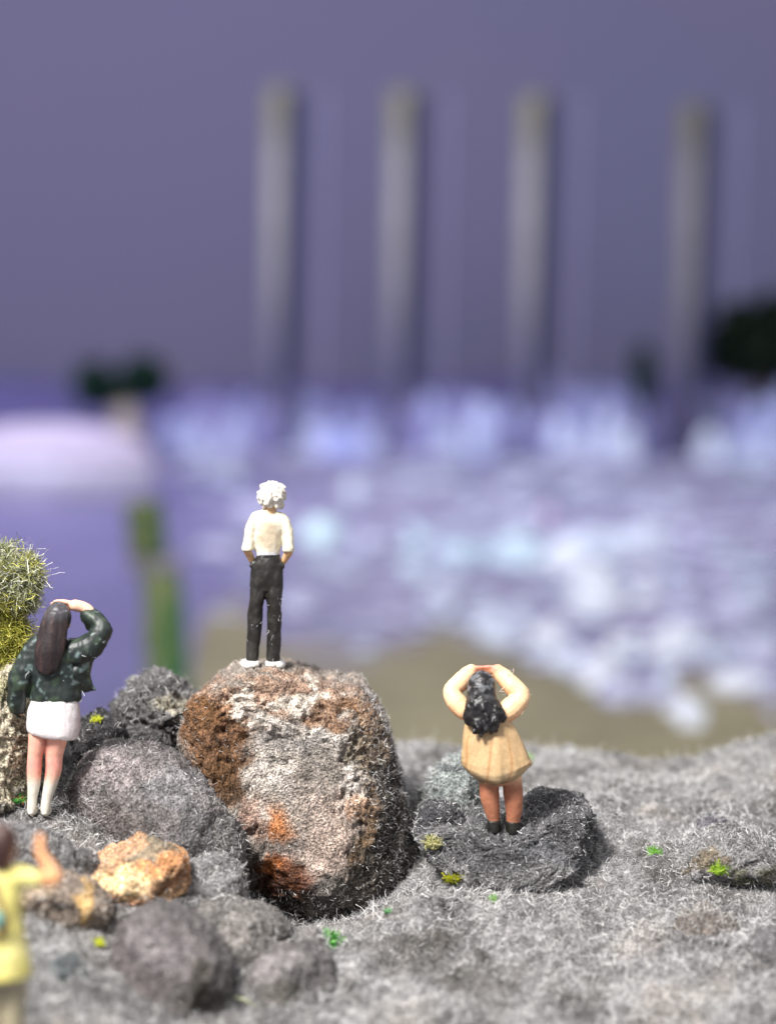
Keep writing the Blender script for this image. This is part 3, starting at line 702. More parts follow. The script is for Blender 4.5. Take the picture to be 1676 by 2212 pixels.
rock([(905, 1725), (930, 1680), (975, 1640), (1005, 1640), (1040, 1680), (1050, 1740), (1000, 1790), (930, 1780)], 17.7, .5,
     'greenish grey flaky rock behind the legs of the girl in the tan dress', (138, 144, 142), [(985, 1650, 30, 24, (70, 74, 78), .8), (950, 1740, 30, 30, (90, 92, 94), .6)], nb=4, amp=(.10, .08, .03), seed=111, fuzz=2600, sub=5)
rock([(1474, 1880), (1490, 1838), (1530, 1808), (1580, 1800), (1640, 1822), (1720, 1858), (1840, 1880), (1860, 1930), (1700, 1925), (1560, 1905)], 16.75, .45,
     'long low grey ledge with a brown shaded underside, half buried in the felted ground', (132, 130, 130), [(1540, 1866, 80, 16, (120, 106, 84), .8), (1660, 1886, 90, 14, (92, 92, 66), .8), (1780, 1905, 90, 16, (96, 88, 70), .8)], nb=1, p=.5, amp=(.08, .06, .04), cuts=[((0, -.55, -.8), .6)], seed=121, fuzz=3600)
rock([(1495, 1800), (1520, 1770), (1555, 1764), (1590, 1785), (1600, 1820), (1540, 1835), (1500, 1825)], 17.7, .3, 'small dark grey bump of rock above the half buried ledge', (88, 86, 94), nb=3, amp=(.1, .08, .03), seed=131, fuzz=1600, sub=5)
rock([(1590, 2090), (1600, 2045), (1650, 2020), (1720, 2015), (1760, 2060), (1740, 2120), (1640, 2120)], 15.4, .35, 'low grey stone at the edge of the felted ground, below the ledge', (106, 104, 106), nb=3, amp=(.09, .06, .03), seed=141, fuzz=1500, sub=5)
rock([(1440, 2010), (1470, 1975), (1530, 1965), (1590, 1985), (1600, 2015), (1540, 2035), (1470, 2035)], 15.9, .35, 'low brownish stone almost buried in the felted ground', (116, 108, 102), nb=3, amp=(.08, .06, .03), seed=142, fuzz=1700, sub=5)
# beige gravelly mound under the lichen
rock([(-160, 1600), (-120, 1480), (-40, 1420), (30, 1430), (62, 1500), (70, 1620), (62, 1740), (30, 1800), (-80, 1810), (-150, 1720)], 16.9, .6,
     'beige gravelly mound below the yellow green lichen', (190, 180, 158), [(20, 1740, 60, 30, (150, 146, 140), .7), (10, 1480, 60, 40, (150, 146, 100), .6)], nb=2, amp=(.08, .07, .06), sc=1.6, seed=151, fuzz=2500, fuzz_cols=[(230, 224, 204), (190, 180, 150), (140, 128, 100)])

# ------------------------------------------------------------------ lichen bush on the mound
e0 = at(10, 1450, 16.9); e = empty('lichen_bush', e0); tag(e, 'frizzy yellow green lichen clump beside the head of the woman in the green jacket', 'lichen')
sv, sf = ico(4)
vs, fs, cs, base = [], [], [], 0
LB = [(-20, 1250, 95, 88), (40, 1270, 50, 55), (5, 1380, 62, 70), (-60, 1370, 80, 90), (60, 1235, 28, 34)]
gb = np.random.default_rng(77)
pp, dd, cc = [], [], []
for (bx, by, rx, ry) in LB:
    c0 = at(bx, by, 16.9) - e0; s = 16.9 / FPX
    r = np.array([rx * s * .72, rx * s * .72, ry * s * .72])
    vs.append(sv * (1 + .2 * fbm(sv * 2 + bx, 3))[:, None] * r + c0); fs.append(sf + base); base += len(sv)
    k = int(rx * ry * 2.3)
    d_ = gb.normal(size=(k, 3)); d_ /= np.linalg.norm(d_, axis=1)[:, None]; d_[:, 1] = -np.abs(d_[:, 1]) * .9 + .1 * gb.normal(size=k)
    q = c0 + d_ * r / .72 * gb.uniform(.60, 1.0, (k, 1)) * (1 + .38 * fbm(d_ * 2.6 + bx, 3))[:, None]; pp.append(q); dd.append(gb.normal(size=(k, 3)) + d_ * .5)
v = np.concatenate(vs); hw = smooth(-.3, .3, v[:, 2:3] * 1 + .1)
make('core', v, np.concatenate(fs), M_MOSS, e, col=lin((96, 98, 44)) * (1 - .4 * hw) * np.ones((len(v), 1)))
pp, dd = np.concatenate(pp), np.concatenate(dd)
qx, qy, _ = pix(pp + e0); nz = fbm(pp * 3.0, 3)
yel = smooth(1290, 1400, qy + 90 * nz) * (1 - .5 * smooth(1400, 1470, qy))
pal = np.array(lin([(188, 188, 164), (150, 154, 116), (122, 128, 88), (212, 212, 196)]))
yl = np.array(lin([(186, 182, 84), (158, 156, 60), (204, 198, 112), (122, 126, 56)]))
sel = gb.integers(0, 4, len(pp)); isy = gb.random(len(pp)) < np.clip(yel + .15 + .5 * np.maximum(nz, 0), 0, 1)
cols8 = np.concatenate([pal, yl])
v, f, c = fibres(pp, dd, gb.uniform(.05, .14, len(pp)), gb.uniform(.0032, .0062, len(pp)), 1.3, 8, cols8, sel + 4 * isy, seed=78)
fo = make('strand', v, f, M_MOSS, e, col=c, smooth_shade=False); fo['kind'] = 'stuff'
p1 = np.array([at(60 + 45 * t_, 1185 + 60 * t_, 16.9) - e0 for t_ in gb.random(18)])
v, f, c = fibres(p1, gb.normal(size=(18, 3)) + np.array([.7, 0, .6]), gb.uniform(.08, .22, 18), .0042, 1.0, 10, lin([(230, 228, 226), (200, 196, 200)]), seed=79)
fo = make('stray_strand', v, f, M_FIBRE, e, col=c, smooth_shade=False); fo['kind'] = 'stuff'

# ------------------------------------------------------------------ small moss tufts
def tuft(px, py, d, r, n, cols, label, flat=.6):
    p = rest(px, py + r * .3); p = at(px, py, d) if p is None else p; e_ = empty('moss_tuft', p); tag(e_, label, 'moss')
    s = r * d / FPX; gg = np.random.default_rng(int(px * 3 + py))
    n = int(n * 1.7); dirs = gg.normal(size=(n, 3)); dirs /= np.linalg.norm(dirs, axis=1)[:, None]; dirs[:, 2] = np.abs(dirs[:, 2])
    p0_ = dirs * np.array([s, s, s * flat]) * gg.uniform(.1, .8, (n, 1)); 
    v_, f_, c_ = fibres(p0_, dirs + gg.normal(size=(n, 3)) * .6, gg.uniform(.4, .8, n) * s, max(.004, s * .05), .8, 5, lin(cols), seed=int(px))
    fo_ = make('sprig', v_, f_, M_MOSS, e_, col=c_, smooth_shade=False); fo_['kind'] = 'stuff'
    v_ = sv * (1 + .3 * fbm(sv * 2 + px, 3))[:, None] * np.array([s, s, s * flat]) * .62
    make('cushion', v_, sf, M_MOSS, e_, col=np.tile(lin(cols[0]) * .7, (len(v_), 1)))
GRN = [(56, 140, 48), (90, 176, 72), (146, 196, 120), (48, 104, 42)]
YEL = [(196, 200, 50), (214, 220, 80), (164, 176, 40)]
OLV = [(150, 150, 20), (120, 132, 30), (186, 182, 60)]
tuft(705, 2030, 15.35, 38, 420, GRN, 'bright green moss tuft in the notch below the big boulder', .8)
tuft(209, 1551, 17.15, 15, 80, YEL, 'tiny yellow moss tuft beside the hem of the white skirt')
tuft(213, 2034, 14.75, 17, 80, YEL, 'tiny yellow moss tuft on the ground left of the dark brownish boulder')
tuft(980, 1890, 16.55, 26, 150, OLV, 'small olive moss tuft at the foot of the flat dark grey rock')
tuft(1413, 1836, 17.2, 19, 110, [(120, 180, 70), (150, 206, 100), (90, 140, 60)], 'small green moss tuft on open felted ground left of the ledge')
tuft(1552, 1873, 16.62, 24, 140, [(140, 176, 50), (170, 200, 70), (100, 130, 40)], 'small lime moss tuft against the half buried ledge')
tuft(38, 1722, 16.3, 22, 120, [(70, 140, 60), (110, 170, 90), (196, 90, 80)], 'small green moss tuft with a red speck at the foot of the beige gravelly mound')
tuft(935, 1815, 16.9, 26, 160, [(168, 164, 110), (140, 140, 80), (196, 190, 150)], 'faded straw coloured moss tuft between the big boulder and the dark grey rock')
tuft(1065, 1938, 16.2, 15, 60, [(140, 180, 110), (170, 200, 150)], 'faint pale green moss tuft below the flat dark grey rock')
tuft(838, 1965, 16.25, 14, 50, [(110, 160, 110), (150, 186, 150)], 'faint blue green moss tuft at the shaded foot of the big boulder')
tuft(1140, 1635, 20.2, 18, 70, [(150, 186, 110), (180, 206, 150)], 'pale green moss tuft behind the hem of the tan dress')
# loose straws
def straw(a, b_, d, w, col, label):
    p, q = rest(*a) + np.array([0, -.01, .03]), rest(*b_) + np.array([0, -.01, .03]); mid = (p + q) / 2 + np.array([0, 0, .02])
    v_, f_ = tube([p - p, mid - p, q - p], [w, w * .9, w * .4], 6)
    tag(make('straw', v_, f_, M_MOSS, col=np.tile(lin(col), (len(v_), 1)), loc=p), label, 'straw')
straw((502, 2160), (556, 2184), 14.3, .008, (206, 212, 170), 'pale green straw lying between the brownish boulder and the smooth grey boulder')
straw((452, 1892), (505, 1856), 15.55, .006, (170, 166, 160), 'thin grey straw lying on the rough stone beside the big boulder')

# ================================================================== FIGURES
def loft(pts, seg=20):
    """pts: (x, y, z, rx, ry[, ux, uy]) rings, rx across, ry in depth; rings stay perpendicular to the path"""
    P_ = np.array([q[:3] for q in pts], float); V = []; F = []
    for k, q in enumerate(pts):
        t_ = P_[min(k + 1, len(pts) - 1)] - P_[max(k - 1, 0)]; t_ /= np.linalg.norm(t_)
        ref = np.array([0, 1, 0.]) if abs(t_[1]) < .85 else np.array([1., 0, 0])
        u = np.cross(ref, t_); u /= np.linalg.norm(u); w = np.cross(t_, u)
        for j in range(seg):
            a = 2 * math.pi * j / seg
            V.append(P_[k] + q[3] * math.cos(a) * u + q[4] * math.sin(a) * w)
    for k in range(len(pts) - 1):
        for j in range(seg):
            F.append((k * seg + j, k * seg + (j + 1) % seg, (k + 1) * seg + (j + 1) % seg, (k + 1) * seg + j))
    F.append(tuple(range(seg))[::-1]); F.append(tuple(range((len(pts) - 1) * seg, len(pts) * seg)))
    return np.array(V), F
def limb(pts):
    """round limb through (x,y,z,r) with rounded ends"""
    out = []
    P_ = [np.array(q[:3], float) for q in pts]; r = [q[3] for q in pts]
    # densify with Catmull-Rom
    for k in range(len(P_) - 1):
        a, b_, c_, d_ = P_[max(k - 1, 0)], P_[k], P_[k + 1], P_[min(k + 2, len(P_) - 1)]
        for t_ in np.linspace(0, 1, 6, endpoint=False):
            q = .5 * ((2 * b_) + (-a + c_) * t_ + (2 * a - 5 * b_ + 4 * c_ - d_) * t_ ** 2 + (-a + 3 * b_ - 3 * c_ + d_) * t_ ** 3)
            out.append((*q, r[k] * (1 - t_) + r[k + 1] * t_, r[k] * (1 - t_) + r[k + 1] * t_))
    out.append((*P_[-1], r[-1], r[-1]))
    v0, f0 = loft(out, 16)
    parts = [(v0, f0)]
    for q in (pts[0], pts[-1]): parts.append(ball(q[:3], (q[3] * .98,) * 3))
    return parts
def ball(c, r, rot=None, sub=3):
    v_, f_ = ico(sub); v_ = v_ * np.asarray(r, float)
    if rot is not None: v_ = v_ @ np.array(Matrix.Rotation(rot[0], 3, rot[1])).T
    return v_ + np.asarray(c, float), [tuple(q) for q in f_]
def flat(*parts):
    out = []
    for q in parts:
        if isinstance(q, list): out += flat(*q)
        else: out.append(q)
    return out
def sculpt(name, parts, parent, mat, colour, voxel=.012, smooth_it=4, wr=0.0, wr_scale=8, wr_stretch=(1, 1, 1), post=None):
    """join closed pieces into ONE continuous skin (voxel union + smoothing)"""
    parts = flat(*parts); V = []; F = []; b_ = 0
    for v_, f_ in parts:
        V.append(v_); F += [tuple(int(i) + b_ for i in q) for q in f_]; b_ += len(v_)
    me = bpy.data.meshes.new('tmp'); me.from_pydata([tuple(q) for q in np.concatenate(V)], [], F)
    o_ = bpy.data.objects.new('tmp', me); COL.objects.link(o_)
    r_ = o_.modifiers.new('r', 'REMESH'); r_.mode = 'VOXEL'; r_.voxel_size = voxel
    s_ = o_.modifiers.new('s', 'SMOOTH'); s_.factor = .5; s_.iterations = smooth_it
    dg = bpy.context.evaluated_depsgraph_get(); dg.update()
    m2 = bpy.data.meshes.new_from_object(o_.evaluated_get(dg))
    bpy.data.objects.remove(o_); bpy.data.meshes.remove(me)
    v_ = np.empty(len(m2.vertices) * 3); m2.vertices.foreach_get('co', v_); v_ = v_.reshape(-1, 3)
    nr = np.empty(len(m2.vertices) * 3); m2.vertices.foreach_get('normal', nr); nr = nr.reshape(-1, 3)
    if post is not None: v_ = post(v_, nr)
    if wr: v_ = v_ + nr * (wr * fbm(v_ * wr_scale * np.asarray(wr_stretch), 3))[:, None]
    m2.vertices.foreach_set('co', v_.ravel())
    m2.polygons.foreach_set('use_smooth', np.ones(len(m2.polygons), bool))
    c = colour(v_, nr) if callable(colour) else np.tile(lin(colour), (len(v_), 1))
    paint(m2, np.clip(c, .003, 1)); m2.materials.clear(); m2.materials.append(mat); m2.name = name; m2.update()
    ob = bpy.data.objects.new(name, m2); COL.objects.link(ob); ob.parent = parent
    return ob
def head(cx, cy, cz, s=1.0, turn=0.0):
    """skull, jaw, nose, brows, lips, eyes and ears; the face looks towards +y"""
    q = [((0, 0, .02), (.078, .095, .10)), ((0, .025, -.06), (.056, .066, .07)), ((0, .092, -.02), (.012, .02, .026)), ((0, .098, -.036), (.014, .016, .012)),
         ((-.03, .078, .012), (.022, .018, .010)), ((.03, .078, .012), (.022, .018, .010)), ((0, .082, -.068), (.022, .012, .006)), ((0, .080, -.080), (.018, .012, .006)), ((0, .07, -.112), (.024, .024, .018)),
         ((-.030, .083, -.006), (.011, .010, .008)), ((.030, .083, -.006), (.011, .010, .008)),
         ((-.082, 0, -.015), (.010, .022, .034)), ((.082, 0, -.015), (.010, .022, .034))]
    ca, sa = math.cos(turn), math.sin(turn); out = []
    for c, r in q:
        x, y, z = c; v_, f_ = ball((0, 0, 0), np.array(r) * s)
        v_ = v_ + np.array(c) * s
        v_ = np.stack([v_[:, 0] * ca - v_[:, 1] * sa, v_[:, 0] * sa + v_[:, 1] * ca, v_[:, 2]], -1) + np.array([cx, cy, cz])
        out.append((v_, f_))
    return out
def hand(w, dirv, side, palm_n, s=1.0, curl=.5, spread=.12):
    """palm plus five separate curled fingers; w wrist point, dirv along the fingers, side towards the thumb"""
    w, d_, sd, n_ = (np.array(q, float) for q in (w, dirv, side, palm_n))
    d_ /= np.linalg.norm(d_); sd -= d_ * (sd @ d_); sd /= np.linalg.norm(sd); n_ = np.cross(d_, sd) * (1 if np.cross(d_, sd) @ n_ > 0 else -1)
    parts = limb([(*w, .026 * s), (*(w + d_ * .04 * s), .028 * s)])
    pc = w + d_ * .065 * s
    for k in np.linspace(-.028, .028, 4): parts += limb([(*(w + d_ * .02 * s + sd * k * .6 * s), .018 * s), (*(w + d_ * .10 * s + sd * k * s), .015 * s)])
    for k, (off, ln) in enumerate(((.032, .078), (.011, .088), (-.011, .082), (-.032, .064))):
        b_ = w + d_ * .098 * s + sd * off * s; dd_ = d_ + sd * off * spread * 20 * .3; pts = [(*b_, .0105 * s)]
        for j in range(3):
            dd_ = dd_ + n_ * curl * (.35 + .25 * j); dd_ /= np.linalg.norm(dd_); b_ = b_ + dd_ * ln * s * (.42, .32, .26)[j]
            pts.append((*b_, (.0100, .0092, .0082)[j] * s))
        parts += limb(pts)
    b_ = w + d_ * .03 * s + sd * .026 * s; pts = [(*b_, .015 * s)]; dd_ = d_ * .6 + sd * .8 + n_ * .2
    for j in range(2):
        dd_ /= np.linalg.norm(dd_); b_ = b_ + dd_ * (.04, .032)[j] * s; pts.append((*b_, (.012, .0095)[j] * s)); dd_ = dd_ + d_ * .4 + n_ * .3
    parts += limb(pts)
    return parts
def lint(name, parent, surf, n, seed, mask=None, length=(.03, .09), width=.004, cols=((225, 225, 228), (190, 190, 196))):
    me = surf.data; me.calc_loop_triangles()
    v_ = np.empty(len(me.vertices) * 3); me.vertices.foreach_get('co', v_); v_ = v_.reshape(-1, 3)
    t_ = np.empty(len(me.loop_triangles) * 3, np.int32); me.loop_triangles.foreach_get('vertices', t_); t_ = t_.reshape(-1, 3)
    gg = np.random.default_rng(seed); c = v_[t_].mean(1)
    mk = np.ones(len(t_)) if mask is None else mask(c) + 1e-6
    p_, n_ = sample_tris(v_, t_, n, gg, mk)
    d_ = np.cross(n_, gg.normal(size=(n, 3))) + n_ * .15
    vv, ff, cc_ = fibres(p_ + n_ * .002, d_, gg.uniform(*length, n), width, .5, 6, lin(cols), seed=seed)
    o_ = make(name, vv, ff, M_FIBRE, surf, col=cc_, smooth_shade=False); o_['kind'] = 'stuff'
def two_tone(c0, c1, f):  # blends two colours by mask; some masks paint shade on downward faces
    def fn(v_, n_):
        w = np.clip(f(v_, n_), 0, 1)[:, None]; return lin(c0) * (1 - w) + lin(c1) * w
    return fn

# ---------------- standing figure on the big boulder
def S(px, py): return ((px - 650) / 1091, (2060 - py) / 1091)
base = at(571, 1447, 17.35)
man = empty('person', base, R(2)); man.rotation_euler = (0, R(.6), R(2)); man.scale = (1.0,) * 3
tag(man, 'person with tousled white hair and black trousers, hands in pockets, on the big boulder', 'person')
hx, hz = S(680, 320)
SK = (226, 184, 138)
arms = []
for sgn in (-1, 1):
    sx = S(660 + sgn * 165, 600); el = S(660 + sgn * 218, 850); wr = S(655 + sgn * 150, 985)
    arms += limb([(sx[0], .0, sx[1] - .03, .044), (el[0] - sgn * .012, -.035, el[1], .036), ((el[0] * .5 + wr[0] * .5), .0, (el[1] + wr[1]) / 2, .036), (wr[0], .03, wr[1], .030)])
    arms += hand((wr[0], .035, wr[1] + .0), (-.25 * sgn, .25, -1), (-sgn * .2, 1, 0), (-sgn, 0, 0), .8, .2)
legs_b = []
for sgn in (-1, 1):
    legs_b += limb([(sgn * .075, 0, .86, .06), (sgn * .09, .01, .48, .045), (sgn * .10, 0, .07, .036)])
body = sculpt('body', [head(hx, .01, hz - .035, 1.02), limb([(.022, 0, 1.50, .050), (.012, -.01, 1.36, .058)]), loft([(0, 0, .85, .10, .07), (0, 0, 1.05, .10, .07), (0, 0, 1.25, .13, .075), (0, 0, 1.36, .11, .06), (0, 0, 1.40, .05, .05)]), arms, legs_b], man, M_SKIN,
              two_tone(SK, (196, 150, 106), lambda v_, n_: .5 * smooth(.1, -.6, n_[:, 2])), .0075, 2)  # skin facing downward gets a darker colour as painted shade
# hair of overlapping locks
gh = np.random.default_rng(5); locks = [ball((hx, 0, hz), (.118, .118, .122))]
for k in range(90):
    d_ = gh.normal(size=3); d_ /= np.linalg.norm(d_)
    if d_[1] > .55 and d_[2] < .2: continue
    if d_[2] < -.75: continue
    c = np.array([hx, 0, hz]) + d_ * np.array([.105, .105, .108])
    t_ = np.cross(d_, gh.normal(size=3)) * .035 + np.array([0, 0, -.02])
    locks += limb([(*(c - d_ * .02), .025), (*(c + d_ * .012 + t_ * .4), .021), (*(c + d_ * .022 + t_), .009)])
sculpt('hair', locks, man, M_PALEHAIR, two_tone((226, 220, 208), (200, 190, 174), lambda v_, n_: .75 * smooth(.0, .35, fbm(v_ * 24, 2)) + .5 * smooth(hz - .04, hz - .14, v_[:, 2])), .008, 1)
# shirt
def arm_sleeve(sgn):
    a = S(660 + sgn * 150, 585); b_ = S(660 + sgn * 185, 690); c = S(658 + sgn * 193, 800); d_ = S(657 + sgn * 200, 850)
    return [loft([(a[0], 0, a[1], .055, .06), (b_[0], -.01, b_[1], .052, .058), (c[0], -.03, c[1], .050, .055), (d_[0], -.035, d_[1], .058, .06), (d_[0] + sgn * .0, -.035, d_[1] - .022, .054, .056)]), ball((a[0] - sgn * .012, 0, a[1] + .005), (.062, .06, .062))]
torso = loft([(0, 0, 1.035, .104, .075), (0, 0, 1.055, .108, .080), (.0, 0, 1.12, .118, .088), (.002, 0, 1.22, .135, .092), (.006, 0, 1.33, .148, .088), (.010, 0, 1.385, .140, .076), (.014, 0, 1.425, .085, .062), (.016, 0, 1.452, .058, .055), (.017, 0, 1.462, .055, .052)], 28)
def shirt_col(v_, n_):
    r = np.sqrt(((v_[:, 0] - .004) / .135) ** 2 + ((v_[:, 2] - 1.225) / .14) ** 2) + .35 * fbm(v_ * 10, 3)
    w = ((1 - smooth(.55, 1.1, r)) * (n_[:, 1] < .3) * .95)[:, None]
    c = lin((220, 212, 190)) * (1 - w) + lin((190, 174, 148)) * w
    lo = smooth(1.10, 1.055, v_[:, 2])[:, None] * (np.abs(v_[:, 0]) < .13)[:, None]
    return c * (1 - lo) + lin((214, 214, 222)) * lo
sculpt('shirt', [torso, arm_sleeve(-1), arm_sleeve(1), [limb([(sg * .11, 0, 1.385, .055), (sg * .02, 0, 1.42, .05)]) for sg in (-1, 1)]], man, M_PAINT, shirt_col, .009, 3, wr=.006, wr_scale=9)
# trousers
def leg(sgn):
    cx = [S(650 + (sgn * 78 if sgn < 0 else 78), 1250), ]
    if sgn < 0: rows = [(575, 1010, 82), (568, 1120, 80), (562, 1300, 76), (548, 1500, 74), (545, 1700, 70), (530, 1850, 66), (524, 1985, 66)]
    else: rows = [(730, 1010, 82), (730, 1120, 80), (730, 1300, 78), (736, 1500, 75), (738, 1700, 71), (738, 1850, 68), (736, 1995, 66)]
    return loft([((x - 650) / 1091, 0.0 - .012 * math.sin(k), (2060 - y) / 1091, r / 1091, r / 1091 * 1.05) for k, (x, y, r) in enumerate(rows)], 22)
pel = loft([((662 - 650) / 1091, 0, (2060 - 908) / 1091, .100, .078), ((662 - 650) / 1091, 0, (2060 - 950) / 1091, .112, .086), (.004, 0, (2060 - 1010) / 1091, .142, .096), (.002, 0, (2060 - 1120) / 1091, .146, .100), (.0, 0, (2060 - 1200) / 1091, .144, .092), (.0, 0, (2060 - 1270) / 1091, .10, .07)], 28)
def trouser_col(v_, n_):
    w = smooth(0, .5, fbm(v_ * 9, 3))[:, None] * .6
    return lin((36, 34, 31)) * (1 - w) + lin((58, 56, 52)) * w
tr = sculpt('trousers', [pel, leg(-1), leg(1), [limb([(sg * .125, -.03, .98, .02), (sg * .14, -.035, .95, .02)]) for sg in (-1, 1)]], man, M_PAINT, trouser_col, .009, 3, wr=.010, wr_scale=10, wr_stretch=(1, 1, .6))
sculpt('waistband', [loft([(.011, 0, 1.030, .107, .084), (.011, 0, 1.056, .107, .084)], 28)], man, M_PAINT, (30, 28, 26), .008, 1)
lint('lint', man, tr, 46, 9, lambda c: ((c[:, 0] > .03) & (c[:, 1] < .02) & (c[:, 2] < .75)).astype(float) * 2 + .3 * (c[:, 1] < 0))
for sgn, cx in ((-1, 502), (1, 758)):
    x = (cx - 650) / 1091
    sculpt('shoe', [ball((x, .045, .045), (.085, .12, .05)), ball((x + sgn * .02, .10, .04), (.07, .09, .042)), loft([(x - sgn * .02, 0, .04, .075, .075), (x - sgn * .02, 0, .085, .07, .07)])], man, M_PAINT, two_tone((232, 232, 228), (170, 164, 158), lambda v_, n_: smooth(.04, .0, v_[:, 2])), .010, 3, wr=.006, wr_scale=14)
rock([(512, 1472), (530, 1456), (572, 1451), (618, 1454), (645, 1472), (635, 1510), (575, 1520), (525, 1505)], 17.35, .30, 'small crumbly ledge between the feet of the white haired figure and the big boulder', (150, 132, 118), [(560, 1470, 40, 14, (214, 204, 194), .6)], sub=5, nb=0, p=.5, amp=(.02, .05, .03), seed=161, fuzz=500)

# ---------------- woman in the green jacket
def S(px, py): return ((px - 300) / 860, (2110 - py) / 860)
base = rest(95, 1764); wom = empty('person', base); sc_ = (465 / FPX * pix(base)[2]) / (1480 / 860); wom.scale = (sc_,) * 3
tag(wom, 'person in dark green jacket and white skirt with one arm raised to the head', 'person')
hx, hz = S(392, 735)
sh = S(470, 930); el = S(700, 800); wr_ = S(560, 690); hd = S(470, 665)
SKW = (240, 186, 160)
el = S(672, 800)
arm = limb([(sh[0], 0, sh[1], .05), (*[S(585, 930)[0], .02, S(585, 930)[1]], .045), (S(676, 822)[0], .05, S(676, 822)[1], .034), (wr_[0] + .02, .12, wr_[1], .046), (hd[0] + .02, .11, hd[1] + .01, .048)])
arm += hand((hd[0] + .035, .12, hd[1] + .01), (-1, .05, .12), (0, .8, -.6), (0, .2, -1), 1.15, .3)
shl = S(225, 945); ell = S(125, 1180); wl = S(105, 1350)
arml = limb([(shl[0], 0, shl[1], .055), (ell[0], -.02, ell[1], .045), (wl[0], .03, wl[1], .034)]) + hand((wl[0], .03, wl[1] + .05), (.1, .35, -1), (.2, 1, .3), (1, 0, 0), .8, .5)
legs_ = []
for (rows) in ([(262, 1480, 72), (258, 1560, 66), (240, 1680, 52), (232, 1780, 52), (230, 1880, 46), (222, 1980, 34), (218, 2060, 33)], [(378, 1480, 78), (385, 1560, 76), (370, 1680, 60), (365, 1780, 57), (345, 1880, 47), (322, 1980, 36), (312, 2060, 34)]):
    legs_ += limb([((x - 300) / 860, .01 * math.sin(y / 90), (2110 - y) / 860, r / 860) for x, y, r in rows])
    legs_ += [ball(((rows[-1][0] - 300) / 860, .05, .035), (.042, .105, .036))]
def leg_col(v_, n_):
    z = v_[:, 2]
    c = np.tile(lin(SKW), (len(v_), 1))
    pk = (np.exp(-((z - .43) / .10) ** 2) * .55 + np.exp(-((z - .62) / .07) ** 2) * .3)[:, None] * (z < .75)[:, None]
    c = c * (1 - pk) + lin((238, 150, 146)) * pk
    gap = (np.exp(-((v_[:, 0] - (.022 - (.7 - z) * .025)) / .016) ** 2) * smooth(.1, .3, z) * (z < .75))[:, None] * .7
    c = c * (1 - gap) + lin((170, 80, 72)) * gap
    s_ = smooth(.36, .24, z + .03 * fbm(v_ * 12, 2))[:, None]
    return c * (1 - s_) + lin((214, 208, 196)) * s_
sculpt('body', [head(hx, .02, hz - .03, 1.0), limb([(hx, 0, hz - .07, .05), (S(370, 900)[0], 0, S(0, 880)[1], .06)]), loft([(.02, 0, .70, .13, .09), (.03, 0, .95, .12, .085), (.03, 0, 1.2, .15, .09), (.05, 0, 1.38, .12, .07), (.07, 0, 1.45, .06, .05)]), arm, arml, legs_], wom, M_SKIN, leg_col, .0085, 2)
# skirt
def skirt_col(v_, n_):
    w = smooth(.05, .4, fbm(v_ * np.array([9, 9, 3]), 2))[:, None] * .5
    c = lin((238, 232, 232)) * (1 - w) + lin((214, 200, 204)) * w
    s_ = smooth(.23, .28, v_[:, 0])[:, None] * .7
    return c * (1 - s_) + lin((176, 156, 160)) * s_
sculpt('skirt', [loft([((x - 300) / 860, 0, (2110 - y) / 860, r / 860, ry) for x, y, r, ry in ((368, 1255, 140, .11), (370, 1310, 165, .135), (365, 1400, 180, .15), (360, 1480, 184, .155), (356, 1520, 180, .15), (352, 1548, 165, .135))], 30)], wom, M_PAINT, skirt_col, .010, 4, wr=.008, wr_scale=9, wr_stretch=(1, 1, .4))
# jacket
def JS(x, y, dy=0): a = S(x, y); return (a[0], dy, a[1])
jk = [loft([(*JS(370, 1300), .205, .135), (*JS(370, 1270), .205, .14), (*JS(365, 1180), .185, .13), (*JS(350, 1080), .19, .125), (*JS(345, 980), .20, .12), (*JS(345, 900), .165, .10), (*JS(365, 860), .085, .07)], 30)]
jk += limb([(*JS(255, 935), .085), (*JS(190, 1020, -.01), .095), (*JS(130, 1180, -.03), .092), (*JS(108, 1300, 0), .078), (*JS(105, 1355, .02), .068)])
jk += limb([(*JS(470, 960), .11), (*JS(560, 950, .0), .115), (*JS(640, 890, .02), .10), (*JS(688, 815, .05), .082)])
jk += limb([(*JS(692, 800, .05), .072), (*JS(655, 765, .08), .074), (*JS(605, 735, .11), .078), (*JS(588, 728, .12), .080)])
jk += limb([(*JS(690, 810, .05), .06), (*JS(718, 775, .05), .03)])
jk += limb([(*JS(600, 760, .11), .06), (*JS(590, 800, .11), .045)])
jk += limb([(*JS(560, 1010, .02), .09), (*JS(560, 1130, .03), .07), (*JS(600, 1200, .04), .045), (*JS(635, 1225, .05), .022)])
jk += limb([(*JS(520, 1100, .0), .07), (*JS(560, 1200, .03), .05), (*JS(600, 1228, .04), .024)])
def jacket_col(v_, n_):
    w = smooth(.05, .45, fbm(v_ * 7, 3))[:, None] * .7
    c = lin((34, 42, 40)) * (1 - w) + lin((64, 78, 60)) * w
    ed = smooth(.42, .62, fbm(v_ * 15 + 4, 3))[:, None] * .65
    return c * (1 - ed) + lin((120, 138, 136)) * ed
jo = sculpt('jacket', jk, wom, M_PAINT, jacket_col, .011, 3, wr=.018, wr_scale=6.5, wr_stretch=(1, 1, .8))
lint('lint', wom, jo, 26, 15, lambda c: (c[:, 1] < .02).astype(float), cols=((150, 160, 160), (200, 204, 204)))
